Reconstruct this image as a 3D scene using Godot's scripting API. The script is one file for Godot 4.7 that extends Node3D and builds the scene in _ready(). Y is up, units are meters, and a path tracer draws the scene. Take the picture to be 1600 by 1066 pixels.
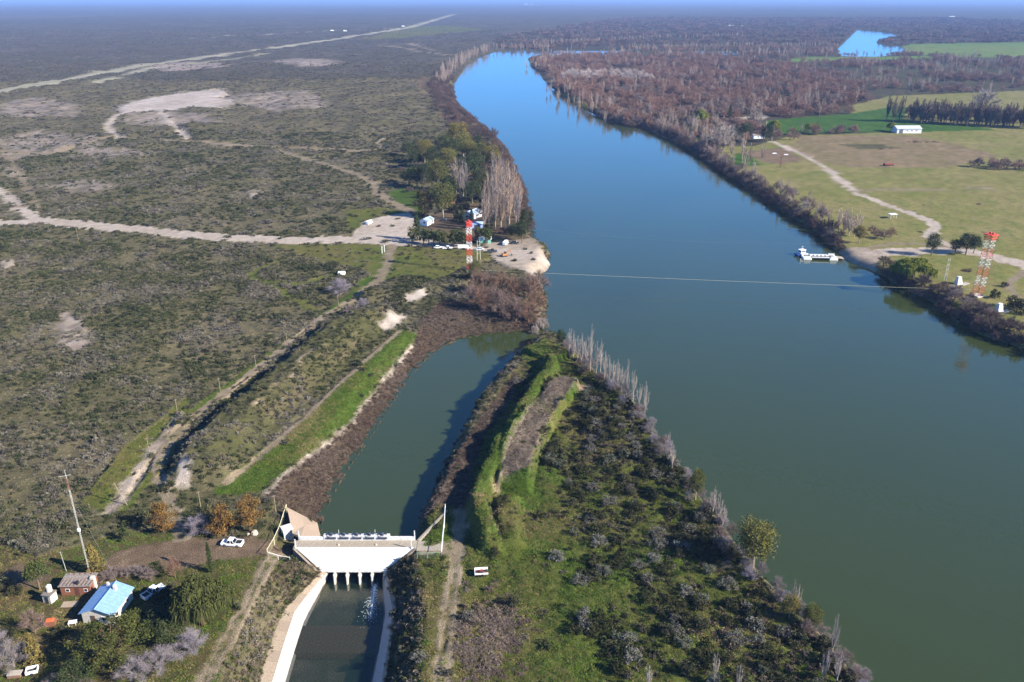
extends Node3D
# An irrigation intake on a wide river: steppe on the left bank, a sluice dam with its canal in front, a spit of spoil heaps,
# a rope ferry crossing with two cable towers, and meadows and bare woods on the far bank. y is up, units are metres.

const WATER := -5.0
const CANAL_WATER := -7.5
const DAM_Z := -159.2      # downstream edge of the dam road
const DAM_L := -50.9
const DAM_R := -23.4

func _ready() -> void:
	var cam := Camera3D.new()
	cam.name = "camera"
	add_child(cam)
	cam.position = Vector3(0, 120, 0)
	cam.rotation_degrees = Vector3(-22.760, 0, 0)
	cam.fov = 45.214
	cam.near = 1.0
	cam.far = 120000.0
	cam.current = true

	var sky_mat := ProceduralSkyMaterial.new()
	sky_mat.sky_top_color = Color(0.026, 0.080, 0.25).linear_to_srgb()
	sky_mat.sky_horizon_color = Color(0.15, 0.51, 1.14).linear_to_srgb()
	sky_mat.sky_curve = 0.25
	sky_mat.sky_energy_multiplier = 0.88
	sky_mat.ground_bottom_color = Color(0.10, 0.10, 0.08).linear_to_srgb()
	sky_mat.ground_horizon_color = Color(0.15, 0.51, 1.14).linear_to_srgb()
	sky_mat.sun_angle_max = 1.0
	var sky := Sky.new()
	sky.sky_material = sky_mat
	var env := Environment.new()
	env.background_mode = Environment.BG_SKY
	env.sky = sky
	env.tonemap_mode = Environment.TONE_MAPPER_LINEAR
	env.tonemap_exposure = 2.5
	env.fog_enabled = true
	env.fog_density = 0.00007
	env.fog_light_color = Color(0.33, 0.53, 1.0).linear_to_srgb()
	env.sdfgi_enabled = true
	env.ssao_enabled = true
	env.ssil_enabled = true
	var we := WorldEnvironment.new()
	we.name = "world_environment"
	we.environment = env
	add_child(we)

	var sun := DirectionalLight3D.new()
	sun.name = "sun"
	add_child(sun)
	sun.look_at_from_position(Vector3.ZERO, Vector3(-0.82, -0.50, -0.33), Vector3.UP)
	sun.light_energy = 1.6
	sun.light_color = Color(1.0, 0.965, 0.91)
	sun.light_angular_distance = 0.5
	sun.shadow_enabled = true

	rng.seed = 7
	make_noises()
	make_materials()
	build_land()
	build_water()
	print("land ", Time.get_ticks_msec())
	build_dam()
	build_canal()
	print("dam ", Time.get_ticks_msec())
	build_homestead()
	build_crossing()
	build_far_bank_things()
	print("things ", Time.get_ticks_msec())
	build_trees()
	print("trees ", Time.get_ticks_msec())
	build_scrub()
	print("scrub ", Time.get_ticks_msec())
	tell_apart()

# ---------------------------------------------------------------- small helpers
var rng := RandomNumberGenerator.new()
var taken := {}
var M := {}

func pts(a: Array) -> PackedVector2Array:
	var o := PackedVector2Array()
	for i in range(0, a.size(), 2):
		o.append(Vector2(a[i], a[i + 1]))
	return o

func C(r: float, g: float, b: float) -> Color:          # sRGB 0..255 to a linear vertex colour
	return Color(r / 255.0, g / 255.0, b / 255.0).srgb_to_linear()

func numbered(called: String) -> String:
	var k: int = taken.get(called, 0)
	taken[called] = k + 1
	return called if k == 0 else "%s_%03d" % [called, k]

func tag(o: Node, label: String, category: String, group := "", kind := "") -> Node:
	if label: o.set_meta("label", label)
	if category: o.set_meta("category", category)
	if group: o.set_meta("group", group)
	if kind: o.set_meta("kind", kind)
	return o

func thing(called: String, label: String, category: String, at: Vector3, turn := 0.0, group := "") -> Node3D:
	var o := Node3D.new()
	o.name = numbered(called)
	add_child(o)
	o.position = at
	o.rotation.y = turn
	tag(o, label, category, group)
	return o

func part(parent: Node, called: String, mesh: Mesh, mat: Material, at := Vector3.ZERO) -> MeshInstance3D:
	var o := MeshInstance3D.new()
	o.mesh = mesh
	if mat: o.material_override = mat
	o.name = called if parent != self else numbered(called)
	parent.add_child(o, true)
	o.position = at
	return o

func mat(r: float, g: float, b: float, rough := 0.9, metal := 0.0) -> StandardMaterial3D:
	var m := StandardMaterial3D.new()
	m.albedo_color = Color(r / 255.0, g / 255.0, b / 255.0)
	m.roughness = rough
	m.metallic = metal
	return m

func noise_tex(freq: float, lo: float, hi: float, seed_: int, size := 256, octaves := 4, as_normal := false, bump := 6.0) -> NoiseTexture2D:
	var n := FastNoiseLite.new()
	n.noise_type = FastNoiseLite.TYPE_SIMPLEX_SMOOTH
	n.seed = seed_
	n.frequency = freq
	n.fractal_octaves = octaves
	var t := NoiseTexture2D.new()
	t.noise = n
	t.width = size
	t.height = size
	t.seamless = true
	if as_normal:
		t.as_normal_map = true
		t.bump_strength = bump
	else:
		var r := Gradient.new()
		r.set_color(0, Color(lo, lo, lo))
		r.set_color(1, Color(hi, hi, hi))
		t.color_ramp = r
	return t

func worn(r: float, g: float, b: float, tile := 3.0, lo := 0.7, rough := 0.9) -> StandardMaterial3D:   # a surface with blotches and grain
	var m := mat(r, g, b, rough)
	m.albedo_texture = noise_tex(0.02, lo, 1.0, int(r + g * 3 + b * 7), 256, 5)
	m.uv1_triplanar = true
	m.uv1_world_triplanar = true
	m.uv1_scale = Vector3.ONE / tile
	return m

# boxes, prisms and tubes collected in one SurfaceTool
func st_new() -> SurfaceTool:
	var st := SurfaceTool.new()
	st.begin(Mesh.PRIMITIVE_TRIANGLES)
	st.set_smooth_group(-1)
	return st

func tri(st: SurfaceTool, a: Vector3, b: Vector3, c: Vector3) -> void:
	st.add_vertex(a); st.add_vertex(b); st.add_vertex(c)

func quad(st: SurfaceTool, a: Vector3, b: Vector3, c: Vector3, d: Vector3) -> void:
	tri(st, a, b, c); tri(st, a, c, d)

func hexa(st: SurfaceTool, p: Array) -> void:   # p: bottom 4 then top 4, both counter-clockwise seen from above
	quad(st, p[4], p[7], p[6], p[5])
	quad(st, p[0], p[1], p[2], p[3])
	for i in 4:
		var j := (i + 1) % 4
		quad(st, p[i], p[i + 4], p[j + 4], p[j])

func bx(st: SurfaceTool, c: Vector3, s: Vector3, turn := 0.0) -> void:
	var p := []
	var e := Basis(Vector3.UP, turn)
	for y in [-0.5, 0.5]:
		for q in [Vector2(-0.5, 0.5), Vector2(0.5, 0.5), Vector2(0.5, -0.5), Vector2(-0.5, -0.5)]:
			p.append(c + e * Vector3(q.x * s.x, y * s.y, q.y * s.z))
	hexa(st, p)

func bevel_box(st: SurfaceTool, c: Vector3, s: Vector3, r: float, turn := 0.0) -> void:   # top and side edges cut off
	var e := Basis(Vector3.UP, turn)
	var rings := []
	for k in [[-0.5, 0.0, 0.0], [0.5, -r, 0.0], [0.5, 0.0, r]]:
		var ring := []
		var hx: float = s.x * 0.5 - k[2]
		var hz: float = s.z * 0.5 - k[2]
		for q in [Vector2(-hx + r, hz), Vector2(hx - r, hz), Vector2(hx, hz - r), Vector2(hx, -hz + r), Vector2(hx - r, -hz), Vector2(-hx + r, -hz), Vector2(-hx, -hz + r), Vector2(-hx, hz - r)]:
			ring.append(c + e * Vector3(q.x, s.y * k[0] + k[1], q.y))
		rings.append(ring)
	for k in 2:
		for i in 8:
			var j := (i + 1) % 8
			quad(st, rings[k][i], rings[k + 1][i], rings[k + 1][j], rings[k][j])
	for i in range(1, 7):
		tri(st, rings[2][0], rings[2][i + 1], rings[2][i])

func tube(st: SurfaceTool, a: Vector3, b: Vector3, ra: float, rb: float, sides := 5) -> void:
	var d := (b - a).normalized()
	var u := d.cross(Vector3.UP if absf(d.y) < 0.9 else Vector3.RIGHT).normalized()
	var w := d.cross(u)
	for i in sides:
		var t0 := TAU * i / sides
		var t1 := TAU * (i + 1) / sides
		var n0 := u * cos(t0) + w * sin(t0)
		var n1 := u * cos(t1) + w * sin(t1)
		quad(st, a + n0 * ra, b + n0 * rb, b + n1 * rb, a + n1 * ra)
		tri(st, b, b + n1 * rb, b + n0 * rb)
		tri(st, a, a + n0 * ra, a + n1 * ra)

func done(st: SurfaceTool) -> ArrayMesh:
	st.generate_normals()
	return st.commit()

var N1 := FastNoiseLite.new()
var N2 := FastNoiseLite.new()
var N3 := FastNoiseLite.new()
var N4 := FastNoiseLite.new()

func make_noises() -> void:
	var k := 0
	for n in [[N1, 1.0 / 70.0, 3], [N2, 1.0 / 16.0, 3], [N3, 1.0 / 4.0, 2], [N4, 1.0 / 420.0, 4]]:
		var f: FastNoiseLite = n[0]
		f.noise_type = FastNoiseLite.TYPE_SIMPLEX_SMOOTH
		f.seed = 11 + k
		f.frequency = n[1]
		f.fractal_octaves = n[2]
		k += 1

func make_materials() -> void:
	var m := StandardMaterial3D.new()
	m.vertex_color_use_as_albedo = true
	m.roughness = 1.0
	m.metallic_specular = 0.2
	m.albedo_texture = noise_tex(0.02, 0.42, 1.0, 3, 1024, 6)
	m.uv1_triplanar = true
	m.uv1_world_triplanar = true
	m.uv1_scale = Vector3.ONE / 9.0
	M.ground = m
	var v := StandardMaterial3D.new()
	v.vertex_color_use_as_albedo = true
	v.roughness = 0.9
	v.metallic_specular = 0.25
	M.plant = v
	var w := StandardMaterial3D.new()
	w.albedo_color = Color(0.030, 0.0425, 0.012).linear_to_srgb()
	w.roughness = 0.10
	w.metallic_specular = 0.45
	w.normal_enabled = true
	w.normal_texture = noise_tex(0.012, 0, 1, 91, 1024, 6, true, 9.0)
	w.normal_scale = 0.06
	w.vertex_color_use_as_albedo = true
	w.roughness_texture = noise_tex(0.006, 0.25, 1.0, 92, 512, 4)
	w.uv1_triplanar = true
	w.uv1_world_triplanar = true
	w.uv1_scale = Vector3.ONE / 55.0
	M.water = w
	var cw: StandardMaterial3D = w.duplicate()
	cw.albedo_color = Color(0.013, 0.024, 0.012).linear_to_srgb()
	cw.albedo_color.a = 0.55
	cw.transparency = BaseMaterial3D.TRANSPARENCY_ALPHA
	cw.roughness_texture = null
	cw.roughness = 0.06
	cw.vertex_color_use_as_albedo = false
	cw.normal_scale = 0.22
	cw.uv1_scale = Vector3.ONE / 6.0
	M.canal_water = cw

# ---------------------------------------------------------------- land: four nested sheets of ground, finer towards the dam
const STEPPE := 0
const RIVER := 1
const MEADOW := 2
const FIELD := 3
const WOOD := 4
const SPIT := 5
const VALLEY := 6
const BROWN := 7
const GREEN := 8
const SAND := 9
const ROAD := 10
const YARD := 11
const VERGE := 12
const BARE := 13
const CAMP := 14
const GARDEN := 15
const TILL := 16
const FARFIELD := 17
const TRACK := 18
const SPOIL := 19
const CUT := 20
const HIGHWAY := 21
const GRAVEL := 22
const DRY := 23
const CHALK := 24
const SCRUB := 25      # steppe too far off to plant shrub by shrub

class Grid:
	var x0: float
	var z0: float
	var dx: float
	var dz: float
	var nx: int
	var nz: int
	var h := PackedFloat32Array()
	var zn := PackedByteArray()
	var c := PackedColorArray()
	func _init(ax: float, bx: float, az: float, bz: float, sx: float, sz: float) -> void:
		x0 = ax
		z0 = az
		dx = sx
		dz = sz
		nx = int(ceil((bx - ax) / sx)) + 1
		nz = int(ceil((bz - az) / sz)) + 1
		h.resize(nx * nz)
		zn.resize(nx * nz)
		c.resize(nx * nz)
	func has(x: float, z: float) -> bool:
		return x >= x0 and z >= z0 and x < x0 + dx * (nx - 1) and z < z0 + dz * (nz - 1)
	func far_x() -> float:
		return x0 + dx * (nx - 1)
	func far_z() -> float:
		return z0 + dz * (nz - 1)
	func height(x: float, z: float) -> float:
		var fx := (x - x0) / dx
		var fz := (z - z0) / dz
		var i := clampi(int(fx), 0, nx - 2)
		var j := clampi(int(fz), 0, nz - 2)
		fx -= i
		fz -= j
		var k := j * nx + i
		return lerpf(lerpf(h[k], h[k + 1], fx), lerpf(h[k + nx], h[k + nx + 1], fx), fz)
	func zone(x: float, z: float) -> int:
		var i := clampi(int((x - x0) / dx + 0.5), 0, nx - 1)
		var j := clampi(int((z - z0) / dz + 0.5), 0, nz - 1)
		return zn[j * nx + i]

var grids: Array[Grid] = []

func ground(x: float, z: float) -> float:
	for g in grids:
		if g.has(x, z):
			return g.height(x, z)
	return 0.0

func zone_at(x: float, z: float) -> int:
	for g in grids:
		if g.has(x, z):
			return g.zone(x, z)
	return STEPPE

func on(p: Vector3, sink := 0.0) -> Vector3:
	return Vector3(p.x, ground(p.x, p.z) - sink, p.z)

func fill(g: Grid, poly: PackedVector2Array, id: int) -> void:
	var n := poly.size()
	for j in g.nz:
		var z := g.z0 + j * g.dz
		var xs := []
		for i in n:
			var a := poly[i]
			var b := poly[(i + 1) % n]
			if (a.y <= z) != (b.y <= z):
				xs.append(a.x + (b.x - a.x) * (z - a.y) / (b.y - a.y))
		xs.sort()
		for k in range(0, xs.size() - 1, 2):
			var i0 := maxi(0, int(ceil((xs[k] - g.x0) / g.dx)))
			var i1 := mini(g.nx - 1, int(floor((xs[k + 1] - g.x0) / g.dx)))
			for i in range(i0, i1 + 1):
				g.zn[j * g.nx + i] = id

# distance (signed: positive on the right of the line's direction) from each vertex near a line
func near_line(g: Grid, line: PackedVector2Array, reach: float) -> Dictionary:
	var lo := line[0]
	var hi := line[0]
	for p in line:
		lo = lo.min(p)
		hi = hi.max(p)
	var i0 := maxi(0, int(floor((lo.x - reach - g.x0) / g.dx)))
	var j0 := maxi(0, int(floor((lo.y - reach - g.z0) / g.dz)))
	var i1 := mini(g.nx - 1, int(ceil((hi.x + reach - g.x0) / g.dx)))
	var j1 := mini(g.nz - 1, int(ceil((hi.y + reach - g.z0) / g.dz)))
	var w := i1 - i0 + 1
	var d := PackedFloat32Array()
	var al := PackedFloat32Array()
	if i1 < i0 or j1 < j0:
		return {"w": 0}
	d.resize(w * (j1 - j0 + 1))
	d.fill(1e9)
	al.resize(d.size())
	var total := 0.0
	for s in line.size() - 1:
		total += line[s].distance_to(line[s + 1])
	var run := 0.0
	for s in line.size() - 1:
		var a := line[s]
		var b := line[s + 1]
		var ab := b - a
		var l2 := maxf(ab.length_squared(), 1e-6)
		var len_ := sqrt(l2)
		var si0 := maxi(i0, int(floor((minf(a.x, b.x) - reach - g.x0) / g.dx)))
		var si1 := mini(i1, int(ceil((maxf(a.x, b.x) + reach - g.x0) / g.dx)))
		var sj0 := maxi(j0, int(floor((minf(a.y, b.y) - reach - g.z0) / g.dz)))
		var sj1 := mini(j1, int(ceil((maxf(a.y, b.y) + reach - g.z0) / g.dz)))
		for j in range(sj0, sj1 + 1):
			var pz := g.z0 + j * g.dz - a.y
			for i in range(si0, si1 + 1):
				var px := g.x0 + i * g.dx - a.x
				var t := clampf((px * ab.x + pz * ab.y) / l2, 0.0, 1.0)
				var ex := px - ab.x * t
				var ez := pz - ab.y * t
				var q := sqrt(ex * ex + ez * ez)
				var k := (j - j0) * w + i - i0
				if q < absf(d[k]):
					d[k] = q if ab.x * pz - ab.y * px > 0.0 else -q
					al[k] = (run + t * len_) / total
		run += len_
	return {"w": w, "i0": i0, "j0": j0, "d": d, "along": al}

func stroke(g: Grid, line: PackedVector2Array, half: float, id: int, rough := 0.35) -> void:
	if g.dx > 100.0:
		return
	half = maxf(half, minf(g.dx, g.dz) * 0.45)
	var f := near_line(g, line, half * 1.6)
	if f.w == 0:
		return
	var w: int = f.w
	var d: PackedFloat32Array = f.d
	for k in d.size():
		var q := absf(d[k])
		if q < half * 1.6:
			var i: int = f.i0 + k % w
			var j: int = f.j0 + k / w
			if q < half * (1.0 + rough * 1.5 * N2.get_noise_2d((g.x0 + i * g.dx) * 2.0, (g.z0 + j * g.dz) * 2.0)):
				g.zn[j * g.nx + i] = id

func ruts(g: Grid, line: PackedVector2Array, apart: float, half: float, id: int) -> void:   # two wheel tracks
	for s in [-1.0, 1.0]:
		var l := PackedVector2Array()
		for k in line.size():
			var d := (line[mini(k + 1, line.size() - 1)] - line[maxi(k - 1, 0)]).normalized()
			l.append(line[k] + Vector2(-d.y, d.x) * apart * s)
		stroke(g, l, half, id, 0.8)

# a bank along a line: height up on the line, falling to nothing wl metres to its left and wr metres to its right
func ridge(g: Grid, line: PackedVector2Array, up: float, wl: float, wr: float, flat := 0.15, skip_water := true) -> void:
	var f := near_line(g, line, maxf(wl, wr))
	if f.w == 0:
		return
	var w: int = f.w
	var d: PackedFloat32Array = f.d
	var al: PackedFloat32Array = f.along
	for k in d.size():
		var wide := wr if d[k] > 0.0 else wl
		var q := absf(d[k]) / wide
		if q < 1.0:
			var i: int = f.i0 + k % w
			var j: int = f.j0 + k / w
			var x := g.x0 + i * g.dx
			var z := g.z0 + j * g.dz
			q = clampf((q - flat) / (1.0 - flat), 0.0, 1.0)
			var t: float = al[k]
			var ends := smoothstep(0.0, 0.05, t) * smoothstep(1.0, 0.95, t)
			var n := j * g.nx + i
			var add := up * (1.0 - smoothstep(0.0, 1.0, q)) * ends * (1.0 + 0.25 * N2.get_noise_2d(x, z))
			if skip_water and g.zn[n] == RIVER:
				add *= 0.15
			g.h[n] += add

func blur(g: Grid, rx: int, rz: int) -> void:
	var src := g.h
	var out := PackedFloat32Array()
	out.resize(src.size())
	if rx > 0:
		for j in g.nz:
			var base := j * g.nx
			var s := 0.0
			for i in range(-rx, rx + 1):
				s += src[base + clampi(i, 0, g.nx - 1)]
			for i in g.nx:
				out[base + i] = s / (2 * rx + 1)
				s += src[base + mini(i + rx + 1, g.nx - 1)] - src[base + maxi(i - rx, 0)]
		src = out.duplicate()
	if rz > 0:
		for i in g.nx:
			var s := 0.0
			for j in range(-rz, rz + 1):
				s += src[clampi(j, 0, g.nz - 1) * g.nx + i]
			for j in g.nz:
				out[j * g.nx + i] = s / (2 * rz + 1)
				s += src[mini(j + rz + 1, g.nz - 1) * g.nx + i] - src[maxi(j - rz, 0) * g.nx + i]
	g.h = out

# the map, in metres
var river := PackedVector2Array()
var canal_left := PackedVector2Array()
var canal_right := PackedVector2Array()
var left_bank := PackedVector2Array()
var right_bank := PackedVector2Array()
var spit_bank := PackedVector2Array()
var lower_left_crest := PackedVector2Array()
var lower_right_crest := PackedVector2Array()

func draw_map() -> void:
	left_bank = pts([46, -2215, -40, -2188, -78, -1908, -94, -1628, -97, -1441, -88, -1254, -71, -1061, -50, -943, -27.6, -839.3, -15, -780.1, -5.4, -703.2, 2.9, -622, 7.8, -546.8, 9.5, -494.5, 9.6, -457.5, 11.6, -437.6, 17.2, -426.3, 20.2, -415.6, 17.2, -407.6, 19.5, -398.8, 16.8, -388.2, 11.9, -381.1, 13.9, -366.6, 14.9, -344.5, 14, -320.9, 11.9, -308])
	canal_left = pts([11.9, -308, 0, -306.6, -14.1, -303.3, -25.1, -295.4, -32.3, -280, -36.5, -264.3, -39.1, -249.1, -41.8, -233.1, -43.9, -218.7, -46.4, -207.4, -48.2, -195.5, -49.2, -184.5, -49.2, -177.3, -48, -170.5, -46.6, -163.8])
	canal_right = pts([-23.1, -163.8, -23.8, -171, -23.8, -177.3, -22.1, -187.6, -19.9, -198.8, -16.6, -218.7, -11.6, -239.7, -6.7, -259.1, -1.2, -274.2, 2.9, -282.4, 7.5, -293.4, 11.4, -298.6])
	spit_bank = pts([11.4, -298.6, 17.8, -299.9, 21.7, -289.7, 25.1, -280, 30.7, -263.3, 36.7, -247.2, 41.2, -233.5, 44.7, -217.1, 47.8, -202.5, 50, -191, 52, -180.4, 54.4, -170.8, 56.8, -159.5, 59.5, -150.3, 62.2, -142.9, 64.9, -136.1, 66.9, -128.8, 69.1, -121.9, 72.8, -110.6, 74.8, -91.9])
	right_bank = pts([187.1, -91.9, 218.6, -200.5, 205.4, -264.3, 197.5, -290.3, 190.9, -298.6, 187.2, -306, 188.3, -317.2, 186.7, -331.6, 186.6, -341.2, 184.1, -353.1, 180.5, -366.6, 180.5, -378.1, 177.8, -388.2, 171.7, -404.3, 172.2, -418, 172.5, -426.3, 175.7, -445.3, 174.9, -473.1, 172.4, -491.4, 171.5, -521.2, 170, -552.6, 164.7, -600.9, 161.9, -649.7, 159.8, -712.4, 154.6, -772.8, 145.7, -826.8, 138.2, -861, 138.9, -888.4, 123.5, -874.5, 111, -908, 96, -970, 83, -1048, 70, -1169, 61, -1254, 51, -1418, 39, -1643, 33, -1848, 48, -2015, 107, -2135])
	river = left_bank + canal_left.slice(1) + canal_right + spit_bank.slice(1) + right_bank
	lower_left_crest = pts([-52.8, -156.8, -54.5, -154, -55.8, -145.1, -56.1, -133.2, -56.1, -122.7, -55.9, -114.8, -55.4, -103.5])
	lower_right_crest = pts([-21.5, -155.4, -19.3, -147.1, -18.5, -140.8, -17.6, -129.6, -17.4, -118.5, -16.9, -106.2, -16.6, -93.7])

func zones(g: Grid) -> void:
	g.zn.fill(STEPPE)
	# the far bank: a valley floor of meadows, fields and woods
	fill(g, pts([105, -2084, 47, -1967, -33, -2216, -60, -2731, 132, -3622, 623, -5350, 3308, -11427, 10584, -18313, 58213, -18313, 6193, -1902, 182.6, -89.6, 213.4, -195.7, 200.5, -258, 192.8, -283.3, 182.3, -323.6, 173.5, -378.9, 168, -407.9, 168.2, -479.6, 160.8, -586.5, 134.9, -840.3, 93, -947, 50, -1384, 32, -1804]), VALLEY)
	fill(g, pts([154.2, -569.2, 161.5, -671.8, 185.3, -740.4, 216.7, -740.4, 269.5, -799, 390.6, -823.3, 555.7, -867, 1058.4, -867, 561.7, -381.9, 182.6, -89.6, 213.4, -195.7, 200.5, -258, 192.8, -283.3, 182.3, -323.6, 176.2, -369.1, 168, -407.9, 171.5, -434.7, 168.2, -479.6]), MEADOW)
	fill(g, pts([415, -1035, 507, -1141, 772, -1224, 1470, -1224, 1012.8, -827.5, 529.2, -823.3, 374.6, -787.4, 361.4, -895.4]), MEADOW)
	fill(g, pts([246.4, -849, 276, -905, 334, -936, 385, -958, 467, -1029, 481, -1017, 425, -915, 467.7, -876.3, 485.7, -836, 403.2, -823.3, 333.9, -823.3, 279.5, -811, 251.6, -811]), FIELD)
	fill(g, pts([178.5, -677.6, 198.5, -714, 196.9, -671.8, 196.9, -649.8, 174.1, -639.2, 165.4, -666.2]), FIELD)
	fill(g, pts([984, -2244, 1124, -2465, 1512, -2572, 2268, -2572, 1654, -1862, 1103, -1862, 978, -1945, 932, -2036]), FARFIELD)
	fill(g, pts([556, -1785, 654, -1923, 930, -1967, 957, -1902, 662, -1785]), FARFIELD)
	fill(g, pts([61, -1224, 69, -1141, 93, -947, 120.6, -853.5, 155.6, -849, 198.5, -867, 267, -926, 320, -936, 412, -1029, 473, -1141, 542, -1454, 545, -1749, 412, -1989, 210, -2036, 70, -1902, 41, -1589]), WOOD)
	fill(g, pts([243, -926, 286, -952, 285, -926, 260, -900, 240, -900]), SAND)
	fill(g, pts([274.4, -795.1, 326.1, -803, 381.5, -803, 402.7, -747.3, 405.4, -689.3, 338.2, -639.2, 263.6, -639.2, 242.6, -677.6, 245.9, -733.6]), DRY)
	fill(g, pts([293.4, -747.3, 329.3, -750.8, 343.4, -730.3, 305.7, -720.4]), SPOIL)
	fill(g, pts([194.1, -707.7, 243.1, -733.6, 235.7, -666.2, 205.3, -652.4]), TILL)
	fill(g, pts([64, -1224, 85, -1126, 112, -1017, 98, -992, 77, -1069]), VERGE)
	# the steppe side
	fill(g, pts([-473, -2687, -453, -3876, -296, -4055, -104, -3562, -251, -3119, -366, -2772]), VERGE)
	fill(g, pts([-466, -1000, -478, -1065, -465, -1123, -443, -1178, -414, -1213, -345, -1065, -340, -988, -383, -1012, -387, -964, -421, -976, -431, -931]), CHALK)
	for b in [pts([-475.4, -774.5, -460.8, -813.9, -391.6, -785.9, -359, -728.3, -375.6, -683.9, -409.9, -660.8]), pts([-635, -1051, -617, -1108, -524, -1018, -461, -905, -523, -931, -551, -905]), pts([-324.2, -574.7, -300, -590.2, -270, -564.1, -276.4, -540, -299.6, -543.8]), pts([-386, -715.1, -330.8, -715.1, -292.7, -675.1, -327.9, -660.8]), pts([-499, -1774, -415, -1871, -332, -1721, -390, -1592]), pts([-738, -1687, -600, -1721, -500, -1562, -606, -1507]), pts([-391.4, -628.7, -367.7, -621.2, -359.1, -597.1, -369.2, -590.2]), pts([-436, -959, -336, -942, -292.8, -852.8, -344.5, -835.1, -396.9, -852.8]), pts([-397, -1123, -289, -1204, -216, -1018, -269, -959])]:
		fill(g, b, BARE)
	fill(g, pts([-180.5, -551.8, -172.9, -555.8, -166.5, -536.1, -171, -528.6]), SAND)
	fill(g, pts([-187, -315.3, -183.1, -319.1, -168.4, -301.1, -158.9, -284.8, -160.3, -276.9, -168.4, -281.7, -179.5, -297.7]), BARE)
	for l in [pts([-184.9, -315.3, -177.6, -303.8, -173.8, -294.4]), pts([-173.8, -294.4, -168.9, -290.5, -165.6, -291.8]), pts([-170.3, -285.4, -165.8, -284.2, -162.3, -287.9]), pts([-178.3, -309.5, -172.3, -302.5])]:
		stroke(g, l, 0.9, SAND, 4.0)
	fill(g, pts([-252.7, -388.1, -249.4, -392.4, -243.4, -383.9, -244.3, -375.7]), SAND)
	# grass round the road fork and the camp on the left bank
	fill(g, pts([-128.1, -417.6, -81.3, -420.1, -60.2, -414, -13.1, -405.8, -9.6, -394.6, -24.8, -380.8, -32.2, -356.5, -48, -365.9, -58.6, -356.5, -73.7, -375.7, -103.1, -396.8]), VERGE)
	fill(g, pts([-101.3, -490.5, -79.1, -498.7, -62.3, -490.5, -59.7, -467.2, -80.9, -459.9, -90.7, -443.2]), VERGE)
	fill(g, pts([-85.8, -467.2, -76.1, -477.8, -62, -487.3, -54.1, -467.2, -55.1, -443.2, -37.7, -425, -60.4, -415.2, -88.6, -422.5]), ROAD)
	fill(g, pts([-83.5, -543.8, -72, -574.7, -58, -524.9, -53.7, -482.5, -66.6, -493.7]), GREEN)
	fill(g, pts([-55.9, -467.2, -42.9, -490.5, -24.2, -510.6, 3.9, -490.5, 10.4, -430.1, 0, -425, -34.6, -430.1]), CAMP)
	fill(g, pts([-13.6, -420.1, 10.4, -430.1, 16.6, -410.5, 20.7, -399, 17.6, -370.7, 11.3, -364, 0, -377.7, -9.5, -390.2]), SAND)
	fill(g, pts([-152, -1406, -111, -1350, -55, -905, -33.4, -793.7, -10.2, -660.8, -20.1, -647.1, -38.6, -774.5, -78, -931, -108, -1123, -134, -1204]), CAMP)
	# left of the canal: shrubby brown bank, green terrace, spoil heap
	fill(g, pts([-65.1, -182.4, -62.6, -191.1, -58.4, -203, -53.7, -216.1, -49, -232.8, -44.6, -259.5, -37.8, -288.6, -36.1, -308.1, -30.2, -330.7, -16.5, -330.7, 10.5, -315.3, 14.9, -294.4, -13.2, -281.7, -33.4, -239.1, -46.8, -166.2, -58.3, -174.3]), BROWN)
	fill(g, pts([-79, -183, -74.1, -197.4, -68.5, -213.7, -61.4, -233.7, -55.9, -253.8, -49.5, -276.9, -42.6, -297.7, -37.3, -294.4, -45, -261.6, -49.3, -234.6, -56.3, -209.9, -63, -192.4, -66.4, -183, -75.2, -181.5]), GREEN)
	fill(g, pts([-91.2, -190.8, -92.4, -206.2, -86.2, -234.6, -79.3, -264.4, -70.9, -301.1, -53.6, -321.3, -42.1, -315.3, -44.1, -299.7, -54.9, -267.1, -66.2, -228, -74.4, -198.5, -80.9, -188.6]), SPOIL)
	fill(g, pts([-102.8, -174.3, -102.3, -200.9, -99.2, -219.7, -95.3, -199.2, -97.1, -186.1, -97.1, -174.3]), VERGE)
	for b in [pts([-103.6, -174.3, -103.2, -184.6, -103.7, -195.8, -104.1, -209.9, -104.7, -223.8, -102.2, -225, -100.2, -208.1, -100, -194.1, -100, -183, -99.9, -172.7])]:
		fill(g, b, BARE)
	fill(g, pts([-107.1, -230.1, -101, -230.1, -93.6, -259, -85.3, -287.9, -79, -315.3, -72.6, -337.3, -70.3, -356.5, -63, -365.9, -67.3, -339, -81.8, -304.5, -88, -271.1, -94.5, -247.7, -100.7, -223.8]), GREEN)
	fill(g, pts([-111.4, -177.2, -112.8, -206.2, -107.4, -225.9, -106.4, -239.1, -102.6, -234.6, -104.7, -223.8, -104.4, -197.4, -103.6, -174.3]), VERGE)
	fill(g, pts([-82.5, -163.7, -89.9, -181.5, -85.7, -183, -63.5, -181.5, -55.8, -174.3, -53.3, -161.2, -61, -161.2, -70.9, -163.7]), SPOIL)
	# homestead
	fill(g, pts([-121.9, -161.2, -110.2, -156.3, -102.1, -161.2, -93.6, -166.2, -77.6, -165, -57.9, -161.2, -52.1, -156.3, -54.7, -149.5, -56, -144.1, -55.9, -114.8, -108.1, -99.7, -132.4, -149.5]), GARDEN)
	fill(g, pts([-94, -152.8, -93.8, -158.2, -86.9, -161.2, -79.2, -163.2, -69.2, -163.2, -54.7, -160.7, -52.5, -157.8, -59.7, -156.8, -67.3, -154.9, -73.1, -152.6, -81.3, -151.3, -88.9, -150.4]), YARD)
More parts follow.
